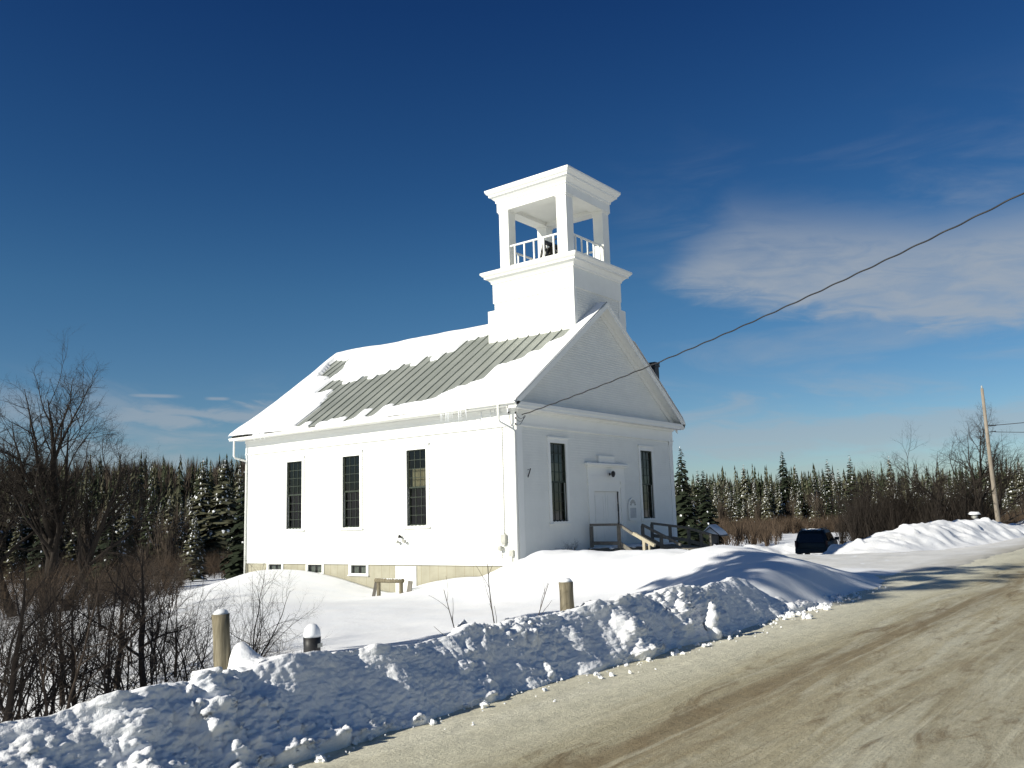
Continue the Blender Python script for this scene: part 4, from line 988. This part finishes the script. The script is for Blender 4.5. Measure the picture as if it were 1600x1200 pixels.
protos = [shrub((0,0,-50), n, h, sd_, sp, SHL, P_, rd) for n, h, sd_, sp, P_, rd in ((4,2.3,101,.55,SH,.016),(5,2.0,102,.75,SH,.015),(2,3.0,103,.22,SAP,.030),(4,1.8,104,.85,SH,.014),(1,3.4,105,.12,SAP,.040),(3,2.6,106,.45,SH,.019))]
sq = random.Random(17); used = set(); spots = []
for px, ds, n in ((30,(9,14),2),(120,(9.5,15),2),(205,(10,16),2),(0,(8.5,13),3),(42,(8.6,15),3),(80,(9,16),3),(118,(9.5,18),3),(152,(9,17),3),(188,(9.5,18),3),(222,(9.8,18),3),(256,(10,17),3),(290,(10.5,16),2),(322,(10.5,14),2),(352,(11,14),1),(-40,(8,16),2),(150,(22,40),5),(80,(20,40),5),(10,(18,38),5),(215,(24,42),4),(270,(22,30),2)):
    for k in range(n): spots.append((px + sq.uniform(-16, 16), ds[0] + (ds[1]-ds[0]) * (k + sq.random()) / n))
for i, (px, ds) in enumerate(spots):
    x, y = cam_xy(px, ds); k = (i * 5 + i // 6) % 6; z = Hz(x, y) - .03
    s = sq.uniform(.8, 1.15)
    if px > 275: s *= .74
    if k in (2, 4): s *= .78
    if k not in used: o = protos[k]; used.add(k); o.location = (x, y, z); o.scale = (s, s, s); o.rotation_euler = (0, 0, sq.uniform(0, 6))
    else: dup(protos[k], (x, y, z), sq.uniform(0, 6), s)
x, y = cam_xy(385, 14.0)
shrub((x, y, Hz(x, y)), 6, 2.0, 121, .75, 'spreading bare shrub reaching over the snow just behind the tall wooden post')
for px, ds, h, lb in ((408, 10.2, 1.15, 'small bare bush on the snow right of the tall wooden post'), (436, 10.4, .85, 'tiny twiggy bush at the bank crest left of the black marker post')):
    x, y = cam_xy(px, ds); shrub((x, y, Hz(x, y)), 5, h, 130 + px, .5, lb, SH, .02)
SPG = dict(seg=[6,4], taper=[.4,.5], wander=[.06,.12], up=[.0,.03], sides=[4,3], kids=[6], start=[.3], angle=[(25,50)], ratio=[.35], rr=[.6])
for px, ds, h, lean, lb in ((735, 10.6, 1.0, -.25, 'thin forked sprig at the bank crest, left of two taller sprigs'), (772, 11.0, 1.2, -.08, 'thin upright sprig at the bank crest between two leaning ones'), (786, 11.0, 1.02, .3, 'thin sprig leaning right at the bank crest')):
    x, y = cam_xy(px, ds); q = random.Random(int(px)); t = thing('sprig', lb, 'sprig', (x, y, Hz(x, y)))
    mb = MB(); grow(mb, q, Vector((0,0,-.3)), Vector((lean*.6, -lean*.75, 1)).normalized(), h + .3, .012, 0, SPG); mb.build('stems', M['twig'], t)
for px, dx, h, lb in ((897, 1.7, .75, 'clump of dry grey stalks against the front wall under the left window'), (868, .9, .5, 'few thin dry stalks against the front wall near the corner')):
    t = shrub((dx + .6, -.45, Hz(dx + .6, -.45)), 9, h, 150 + px, .35, lb, SH, .02); t['group'] = 'dry stalks at the church wall'

# conifers
def conifer(seed, h=12.0, rad=2.0, tiers=22, snow=.5, gap=.08, mat='needle', label='', droop=.35, crown0=.10, wf=1.0):
    q = random.Random(seed); t = thing('spruce_tree', label, 'tree')
    mb = MB(); mb.tube([(0,0,-.6),(0,0,h*.5),(0,0,h*.96)], [.022*h*.5, .011*h*.6, .01], 6); mb.build('trunk', M['bark'], t, True)
    cr = MB(); sn = MB(); sn2 = 0
    for i in range(tiers):
        u = (i + .5) / tiers; z = h * (crown0 + (1 - crown0) * u); rr = rad * ((1 - u) ** .85) * q.uniform(.78, 1.12) + .10
        nb = max(5, int(round(6 + 7 * (1 - u))))
        for k in range(nb):
            if q.random() < gap: continue
            a = 2 * math.pi * (k + q.random() * .9) / nb; ln = rr * q.uniform(.72, 1.12); w = (ln * q.uniform(.20, .32) + .06) * wf
            ca, sa = math.cos(a), math.sin(a); dz = -ln * droop * q.uniform(.6, 1.4); z0 = z + q.uniform(-.85, .85) * h / tiers
            # drooping spray: ribbon of three segments with ragged side tufts
            prev = None; pts = []
            for m, (f, ww, sg) in enumerate(((0,.25,0),(.35,.9,.10),(.7,1.0,.0),(1.0,.12,-.02))):
                zz = z0 + dz * f * f + sg * ln * .3; x_, y_ = ca * ln * f, sa * ln * f; wv = w * ww * q.uniform(.8, 1.2)
                pts.append(((x_ - sa*wv, y_ + ca*wv, zz - wv*.35), (x_, y_, zz), (x_ + sa*wv, y_ - ca*wv, zz - wv*.35)))
            for A, B in zip(pts[:-1], pts[1:]): cr.add([A[0],A[1],B[1],B[0]], [(0,1,2,3)]); cr.add([A[1],A[2],B[2],B[1]], [(0,1,2,3)])
            for m in (1, 2):
                for side in (0, 2):
                    e = Vector(pts[m][side]); o = Vector((ca, sa, -.3)) * w * q.uniform(.6, 1.2) + Vector((-sa, ca, 0)) * w * (.9 if side == 0 else -.9) * q.uniform(.5, 1.1)
                    cr.add([pts[m][1], pts[m+1][side], tuple(e + o)], [(0,1,2)])
            if q.random() < snow:
                f0 = q.uniform(.3, .75); f1 = min(1.02, f0 + q.uniform(.10, .24)); lift = .05 + .02*ln
                c0 = Vector((ca*ln*f0, sa*ln*f0, z0 + dz*f0*f0 + lift + .03*ln)); c1 = Vector((ca*ln*f1, sa*ln*f1, z0 + dz*f1*f1 + lift)); s_ = Vector((-sa, ca, -.15)) * w * q.uniform(.18, .45); dn = Vector((0,0,-.10))
                mid = (c0 + c1) / 2 + Vector((0,0,.05 + .03*ln))
                sn.add([c0 - s_*.5 + dn, c0 + s_*.5 + dn, c1 + s_*.4 + dn, c1 - s_*.4 + dn, mid - s_, mid + s_, mid + Vector((0,0,.06))], [(0,1,6),(1,5,6),(5,2,6),(2,3,6),(3,4,6),(4,0,6)])
    c = cr.build('crown', M[mat], t); 
    if sn.v: sn.build('snow', M['treesnow'], c)['kind'] = 'stuff'
    return t
GL, GR = 'spruces and firs of the wood left of the church', 'spruces and firs of the wood right of the church'
LL, LR = 'snow dusted conifer in the dense wood beyond the snow field left of the church', 'snow dusted conifer in the dense wood across the white meadow right of the church'
cp = [conifer(201,12,1.9,30,.50,.10,'needle',wf=.75), conifer(202,12,1.6,32,.70,.12,'needle2',wf=.75), conifer(203,12,2.2,28,.75,.10,'needle2',droop=.5,wf=.75), conifer(204,12,1.35,32,.40,.10,'needle',wf=.75), conifer(205,12,2.1,27,.90,.14,'needle2',droop=.45,wf=.75), conifer(206,12,1.9,40,.16,.16,'needle3',wf=.55,droop=.5)]
for o in cp: o.location = (0, 0, -80)
tq = random.Random(31); placed = [False] * 6; pos_ind = []; pos_far = []
def edge_r(az): 
    tl = float(sstep(30, 50, np.array(az))); return 170 + (110 - 170) * tl
row = 0; cand = []
for ri in range(26):
    for az in np.arange(-1, 76, .1):
        pass
    break
azr = np.radians
rows_ind = 5
def ring(k):
    out = []; a = 2.0
    while a < 73:
        r = edge_r(a) + 2 + k * 5.5 + tq.uniform(-2.6, 2.6)
        hidden = 29.5 < a < 52.5 and k < 40      # behind the church
        sp = tq.uniform(2.0, 3.2) * (.75 if k > 4 else 1)
        if not (31 < a < 51.5): out.append((a + tq.uniform(-.3, .3), r))
        a += math.degrees(sp / r)
    return out
for k in range(24):
    for a, r in ring(k):
        (pos_ind if k < 5 else pos_far).append((a, r))
pos_ind.sort(key=lambda t: t[1] - edge_r(t[0])); extra = pos_ind[284:]; pos_ind = pos_ind[:284]; pos_far += extra
def place_conifer(x, y, h, kind, label, group, wx=1.0, dz=0):
    s = h / 12; z = Hz(x, y) - .1 + dz
    if not placed[kind]:
        o = cp[kind]; placed[kind] = True; o.location = (x, y, z); o.rotation_euler = (0,0,tq.uniform(0,6.28)); o.scale = (s*wx, s*wx, s); o['label'] = label
    else: o = dup(cp[kind], (x, y, z), tq.uniform(0, 6.28), (s*wx, s*wx, s), label)
    o['group'] = group
    if not group: del o['group']
    return o
for a, r in pos_ind:
    x = CAM.x + r*math.cos(R(a)); y = CAM.y + r*math.sin(R(a)); left = a > 40
    h = tq.uniform(6.0, 11.5) if left else 5.5 + 5.5 * tq.random() ** 1.5
    h *= 1 + .45 * float(fbm([x / 8], [y / 8], seed=78, oct=2)[0])
    place_conifer(x, y, h, tq.choice((0,1,1,2,2,3,4,4,4)), LL if left else LR, GL if left else GR, tq.uniform(.85, 1.7))
# singled-out conifers
def at_az(a, r): return CAM.x + r*math.cos(R(a)), CAM.y + r*math.sin(R(a))
for a, r, h, k, wx, lb in ((26.8,78,9.4,5,1.25,'dark tall spruce rising just behind the right corner of the church'), (25.5,100,8.6,5,1.5,'dark spruce with wide crown second from the right church corner'),
                           (20.6,186,15.6,5,1.3,'tallest broad topped pine on the skyline right of the church'), (16.7,186,14.0,3,1.6,'tall narrow dark spruce on the skyline right of the broad topped pine'), (19.9,186,12.6,3,1.2,'slim spruce close beside the broad topped pine'), (18.0,186,13.4,3,1.5,'pointed spruce between the pine and the narrow dark one'),
                           (54.6,72,8.6,5,1.3,'dark snow flecked spruce close to the back left corner of the church'), (62.2,74,7.0,5,1.5,'near dark spruce standing before the wood behind the big bare tree'),
                           (53.6,92,9.5,2,1.1,'pale snowy fir beside the back left corner of the church'), (57.5,84,6.2,4,1.3,'small snow laden fir in front of the left wood'), (65.6,80,7.5,5,1.3,'dark spruce behind the left stems of the big bare tree')):
    x, y = at_az(a, r); place_conifer(x, y, h, k, lb, None, wx)
# the tall conifer out of frame whose shadow lies across the mound and the road
for sd_, px_, py_, hh_, c0_, lb in ((210, -25.6, -3.0, 21.5, .30, 'tall loose pine left of the road whose shadow falls across the mound'), (211, -28.5, -3.9, 18.5, .52, 'second tall loose pine nearer the road beside the taller one')):
    pine = conifer(sd_, hh_, 3.2 if sd_ == 210 else 2.3, 25, .2, .50, 'needle', lb, .14, c0_, .62); pine.name = 'pine_tree'; pine.location = (px_, py_, Hz(px_, py_) - .1)

# the rest of the wood: one mass of simple trees
def merged_forest(name, label, pts, mat, matsnow, seed, hr, tiers=11):
    q = np.random.default_rng(seed); Vs = []; Ms = []
    for a, r in pts:
        x, y = at_az(a, r); z = Hz(x, y) - .3; h = hr[0] + (hr[1] - hr[0]) * q.random() ** 1.2; h *= 1 + .28 * float(fbm([x / 9], [y / 9], seed=77, oct=2)[0]); rad = h * q.uniform(.08, .18); n = 7; sn = q.uniform(.0, .55)
        u = (np.repeat(np.arange(tiers), n) + q.uniform(-.3, .3, tiers * n)) / tiers; u = np.clip(u, 0, .985); m = len(u)
        zz = z + h * (.10 + .90 * u); ln = (rad * (1 - u) ** 1.0 + .03) * q.uniform(.6, 1.2, m); an = q.uniform(0, 6.283, m); ca, sa = np.cos(an), np.sin(an)
        w = ln * q.uniform(.28, .5, m) + .03; hh = h / tiers * q.uniform(.7, 1.3, m)
        P0 = np.stack([x + 0*ca, y + 0*sa, zz + hh * .8], -1); P1 = np.stack([x + ca*ln - sa*w, y + sa*ln + ca*w, zz - ln*.45], -1); P2 = np.stack([x + ca*ln + sa*w, y + sa*ln - ca*w, zz - ln*.45 + q.uniform(-.15,.15,m)], -1); P3 = np.stack([x + ca*ln*1.25, y + sa*ln*1.25, zz - ln*.6], -1)
        Vs.append(np.stack([P0,P1,P2],1).reshape(-1,3)); Ms.append(np.zeros(m)); Vs.append(np.stack([P1,P3,P2],1).reshape(-1,3)); Ms.append(np.zeros(m))
        k = q.random(m) < sn; c = np.stack([x + ca*ln*.85, y + sa*ln*.85, zz - ln*.22 + .06], -1)[k]; e = (w*.42)[k]; tx = np.stack([-sa[k]*e, ca[k]*e, -.1*e], -1); ty = np.stack([ca[k]*e*.8, sa[k]*e*.8, -.7*e], -1)
        Vs.append(np.stack([c - tx, c + tx, c + ty],1).reshape(-1,3)); Ms.append(np.ones(len(c)))
    V = np.vstack(Vs); ob = np_mesh(name, V, np.arange(len(V)).reshape(-1,3), mat, False); ob.data.materials.append(matsnow); ob.data.polygons.foreach_set('material_index', np.concatenate(Ms).astype(np.int32))
    return tag(ob, label, 'wood', None, 'stuff')
pf1 = [p for i, p in enumerate(pos_far) if p[1] - edge_r(p[0]) < 100]
merged_forest('distant_wood', 'distant mass of dark conifers rising up the hill behind the nearer trees', pf1[::2], M['needle'], M['treesnow'], 301, (5.5, 11.5))
merged_forest('distant_wood', 'distant olive green firs mixed among the dark conifers on the hill', pf1[1::2], M['needle2'], M['treesnow'], 302, (5.5, 11.5))
# grey-brown hardwoods along the hill crest
def twig_mass(name, label, pts, hr, nper, mat, seed, wd=.035, spread=.35, snowp=0, cat='wood'):
    q = np.random.default_rng(seed); V = []; n = 0
    for x, y in pts:
        z = Hz(x, y) - .1; h = q.uniform(*hr)
        m = nper
        ang = q.uniform(0, 6.28, m); b0 = q.uniform(0, .55, m) ** 1.0 * h * .9; ln = (h - b0) * q.uniform(.35, 1.0, m)
        sp = spread * q.uniform(.1, 1, m); bx0 = q.normal(0, .12 * h * .3, m); by0 = q.normal(0, .12 * h * .3, m)
        p0 = np.stack([x + bx0, y + by0, z + b0], -1); dr = np.stack([np.cos(ang)*sp, np.sin(ang)*sp, np.ones(m)], -1); p1 = p0 + dr * ln[:, None]
        sd = np.stack([-np.sin(ang + q.normal(0, .8, m)), np.cos(ang + q.normal(0, .8, m)), np.zeros(m)], -1) * (wd * q.uniform(.5, 1.5, m))[:, None]
        V.append(np.stack([p0 - sd, p0 + sd, p1], 1).reshape(-1, 3))
    V = np.vstack(V); F = np.arange(len(V)).reshape(-1, 3)
    return tag(np_mesh(name, V, F, mat, False), label, cat, None, 'stuff')
hp = []
for k in range(420):
    a = tq.uniform(2, 73)
    if 32 < a < 51: continue
    r = edge_r(a) + tq.uniform(70, 185); hp.append(at_az(a, r))
twig_mass('hardwood_ridge', 'grey brown leafless hardwoods along the hill crest', hp, (7, 10.5), 150, M['hard'], 303, .10, .45)
hp = []
for k in range(230):
    a = tq.uniform(3, 73)
    if 32 < a < 51: continue
    hp.append(at_az(a, edge_r(a) + tq.uniform(-3, 45)))
twig_mass('hardwood_scrub', 'grey brown leafless young trees standing among the conifers', hp, (5, 9.5), 110, M['hard'], 304, .045, .5)
bp_ = []
for k in range(900):
    a = tq.uniform(6, 27.5); r = edge_r(a) - 14 + tq.uniform(0, 16); bp_.append(at_az(a, r))
for k in range(120):
    a = tq.uniform(21, 28); r = tq.uniform(95, 150); bp_.append(at_az(a, r))
twig_mass('meadow_brush', 'band of reddish brown brush along the far edge of the white meadow', bp_, (1.6, 3.9), 46, M['brush'], 305, .03, .8, cat='brush')
bp_ = []
for k in range(300):
    a = tq.uniform(58.0, 73); r = tq.uniform(52, 92); bp_.append(at_az(a, r))
for k in range(260):
    a = tq.uniform(53.0, 66); r = tq.uniform(88, 112); bp_.append(at_az(a, r))
twig_mass('alder_brush', 'brown leafless alder brush in the low ground before the left wood', bp_, (.9, 3.5), 44, M['brush'], 306, .014, 1.3, cat='brush')
bp_ = [(39.0 + tq.uniform(-2.4, 5), -4.6 + tq.uniform(-2.2, 6.0)) for k in range(150)]
twig_mass('tangled_brush', 'dark tangled brush under the bare trees by the utility pole', bp_, (1.8, 5.0), 90, M['bark'], 307, .017, .9, cat='brush')
# snow capped mailbox-like board by the far road
mbx = thing('mailbox', 'small pale mailbox with snow on top behind the big snow pile', 'mailbox', (36.6, -7.0, Hz(36.6,-7.0)), R(20))
mb = MB(); mb.box(-.05,.05,-.05,.05,-.3,1.35); mb.build('post', M['wood'], mbx)
mb = MB(); mb.tube([(-.3,0,1.5),(.3,0,1.5)], .15, 12); mb.build('box', M['plasticgrey'], mbx, True)
mb = MB(); mb.add([(-.45,-.3,1.62),(.5,-.3,1.62),(.62,.3,1.68),(-.45,.3,1.62),(-.35,-.2,1.78),(.35,-.2,1.75),(.4,.2,1.78),(-.35,.2,1.8)], [(3,2,1,0),(4,5,6,7),(0,1,5,4),(1,2,6,5),(2,3,7,6),(3,0,4,7)]); mb.build('snow_cap', M['treesnow'], mbx, True)['kind'] = 'stuff'

# ------------------------------------------------------------------ light, sky, camera
az_s = 180 - SUN_D                                   # azimuth of the sun, counter-clockwise from +X
sd = Vector((math.cos(R(az_s))*math.cos(R(SUN_E)), math.sin(R(az_s))*math.cos(R(SUN_E)), math.sin(R(SUN_E))))
sl = bpy.data.lights.new('sun', 'SUN'); sl.energy = 4.6; sl.angle = R(.53); sl.color = (1, .95, .83)
so = bpy.data.objects.new('sun', sl); COL.objects.link(so); so.rotation_euler = (-sd).to_track_quat('-Z', 'Y').to_euler(); so.location = (-60, 40, 60)

world = bpy.data.worlds.new('World'); scene.world = world; world.use_nodes = True
wt_ = world.node_tree; wt_.nodes.clear()
class WN(NT):
    def __init__(s): s.t = wt_
w = WN()
sky = w.n('ShaderNodeTexSky', sky_type='NISHITA', sun_disc=False); sky.sun_elevation = R(SUN_E); sky.sun_rotation = R(90 - az_s)
sky.altitude = 400; sky.air_density = 1.0; sky.dust_density = .35; sky.ozone_density = 2.2
hs = w.n('ShaderNodeHueSaturation'); hs.inputs['Saturation'].default_value = 1.28; wt_.links.new(sky.outputs[0], hs.inputs['Color'])
gm = w.n('ShaderNodeGamma'); gm.inputs['Gamma'].default_value = 1.0; wt_.links.new(hs.outputs[0], gm.inputs['Color'])
tc = w.n('ShaderNodeTexCoord'); sx = w.n('ShaderNodeSeparateXYZ'); wt_.links.new(tc.outputs['Generated'], sx.inputs[0])
grade = w.ramp(sx.outputs['Z'], [(.0,(.50,.55,.67)), (.10,(.50,.57,.64)), (.25,(.42,.53,.585)), (.36,(.30,.42,.53)), (.53,(.19,.295,.455)), (1.0,(.25,.28,.31))])
graded = w.mix(1.0, gm.outputs[0], grade, 'MULTIPLY')
azn = w.math('MULTIPLY', w.math('ARCTAN2', sx.outputs['Y'], sx.outputs['X']), 180 / math.pi)
eln = w.math('MULTIPLY', w.math('ARCSINE', sx.outputs['Z']), 180 / math.pi)
cv = w.n('ShaderNodeCombineXYZ'); wt_.links.new(w.math('MULTIPLY', azn, .055), cv.inputs[0]); wt_.links.new(w.math('MULTIPLY', w.math('ADD', eln, w.math('MULTIPLY', azn, -.06)), .21), cv.inputs[1])
n1 = w.noise(cv.outputs[0], 1.6, 7, .58, .8); n2 = w.noise(cv.outputs[0], 5.5, 6, .6, .5)
def mr(v, a, b, c=0.0, d=1.0):
    nd = w.n('ShaderNodeMapRange', interpolation_type='SMOOTHSTEP'); w.set(nd.inputs[0], v)
    for i, q_ in enumerate((a, b, c, d)): w.set(nd.inputs[i+1], q_)
    return nd.outputs[0]
mul = lambda a, b: w.math('MULTIPLY', a, b)
wob = w.math('MULTIPLY', w.math('SUBTRACT', n1, .5), 5.0)
aw = w.math('ADD', azn, wob); ew = w.math('ADD', eln, w.math('MULTIPLY', w.math('SUBTRACT', n2, .5), 2.6))
# main cloud: pointed at its left end, fading upward
half = w.math('MINIMUM', w.math('MULTIPLY', w.math('SUBTRACT', 29.0, aw), 1.0), 7.2)           # widens to the right of azimuth 29
low = w.math('SUBTRACT', 14.3, w.math('MULTIPLY', w.math('SUBTRACT', 28.0, azn), .27)); low = w.math('MAXIMUM', low, 9.6)
d_low = w.math('SUBTRACT', ew, low); body = mul(mr(d_low, -.5, 1.6), mr(w.math('SUBTRACT', d_low, half), 1.6, -2.4))
body = mul(body, mr(aw, 29.0, 25.5)); body = mul(body, mr(eln, 22.0, 13.5, .10, 1.0)); body = mul(body, mr(azn, -12, 2, .2, 1)); body = mul(body, mr(n2, .25, .7, .62, 1.0))
veil = mul(mul(mr(azn, 34, 22), mr(eln, 26, 14)), mul(mr(n1, .42, .8), .35))
# low bands
b1 = mul(mul(mr(n1, .46, .66), mr(n2, .2, .6, .5, 1.0)), mul(mr(eln, 10.0, 6.6), .45))
b2 = mul(mul(mr(w.math('ABSOLUTE', w.math('SUBTRACT', ew, 6.9)), .9, .1), mr(w.math('ABSOLUTE', w.math('SUBTRACT', aw, 56)), 9.5, 5)), .55)
b3 = mul(mul(mr(w.math('ABSOLUTE', w.math('SUBTRACT', eln, 8.05)), .17, .02), mr(w.math('ABSOLUTE', w.math('SUBTRACT', azn, 60.0)), 1.9, .6)), .5)
b4 = mul(mul(mr(w.math('ABSOLUTE', w.math('SUBTRACT', eln, 7.95)), .15, .02), mr(w.math('ABSOLUTE', w.math('SUBTRACT', azn, 56.3)), .9, .3)), .5)
b5 = mul(mul(mr(w.math('ABSOLUTE', w.math('SUBTRACT', ew, 4.6)), 1.7, .3), mr(azn, 31, 25)), .5)
cl = w.math('MAXIMUM', mul(body, .78), veil)
for b in (b1, b2, b3, b4, b5): cl = w.math('MAXIMUM', cl, b)
mixc = w.mix(cl, graded, (3.15, 3.45, 3.8))
bg = w.n('ShaderNodeBackground'); wt_.links.new(mixc, bg.inputs['Color']); bg.inputs['Strength'].default_value = .095
ow_ = w.n('ShaderNodeOutputWorld'); wt_.links.new(bg.outputs[0], ow_.inputs['Surface'])

cam = bpy.data.cameras.new('camera'); co = bpy.data.objects.new('camera', cam); COL.objects.link(co); scene.camera = co
yaw, pit, rol = R(37.539), R(8.771), R(1.725)
fw = Vector((math.cos(yaw)*math.cos(pit), math.sin(yaw)*math.cos(pit), math.sin(pit))); r0 = Vector((math.sin(yaw), -math.cos(yaw), 0)); u0 = r0.cross(fw)
rr_ = r0*math.cos(rol) - u0*math.sin(rol); uu = u0*math.cos(rol) + r0*math.sin(rol)
mat = Matrix((rr_, uu, -fw)).transposed().to_4x4(); mat.translation = CAM; co.matrix_world = mat
cam.sensor_width = 36; cam.lens = 36 * 1371.06 / 1600; cam.clip_start = .05; cam.clip_end = 6000
scene.view_settings.view_transform = 'Standard'; scene.view_settings.look = 'None'; scene.view_settings.exposure = .35; scene.view_settings.gamma = 1
scene.render.engine = 'CYCLES'; scene.cycles.max_bounces = 6; scene.cycles.diffuse_bounces = 3; scene.cycles.transparent_max_bounces = 8
scene.cycles.use_denoising = True
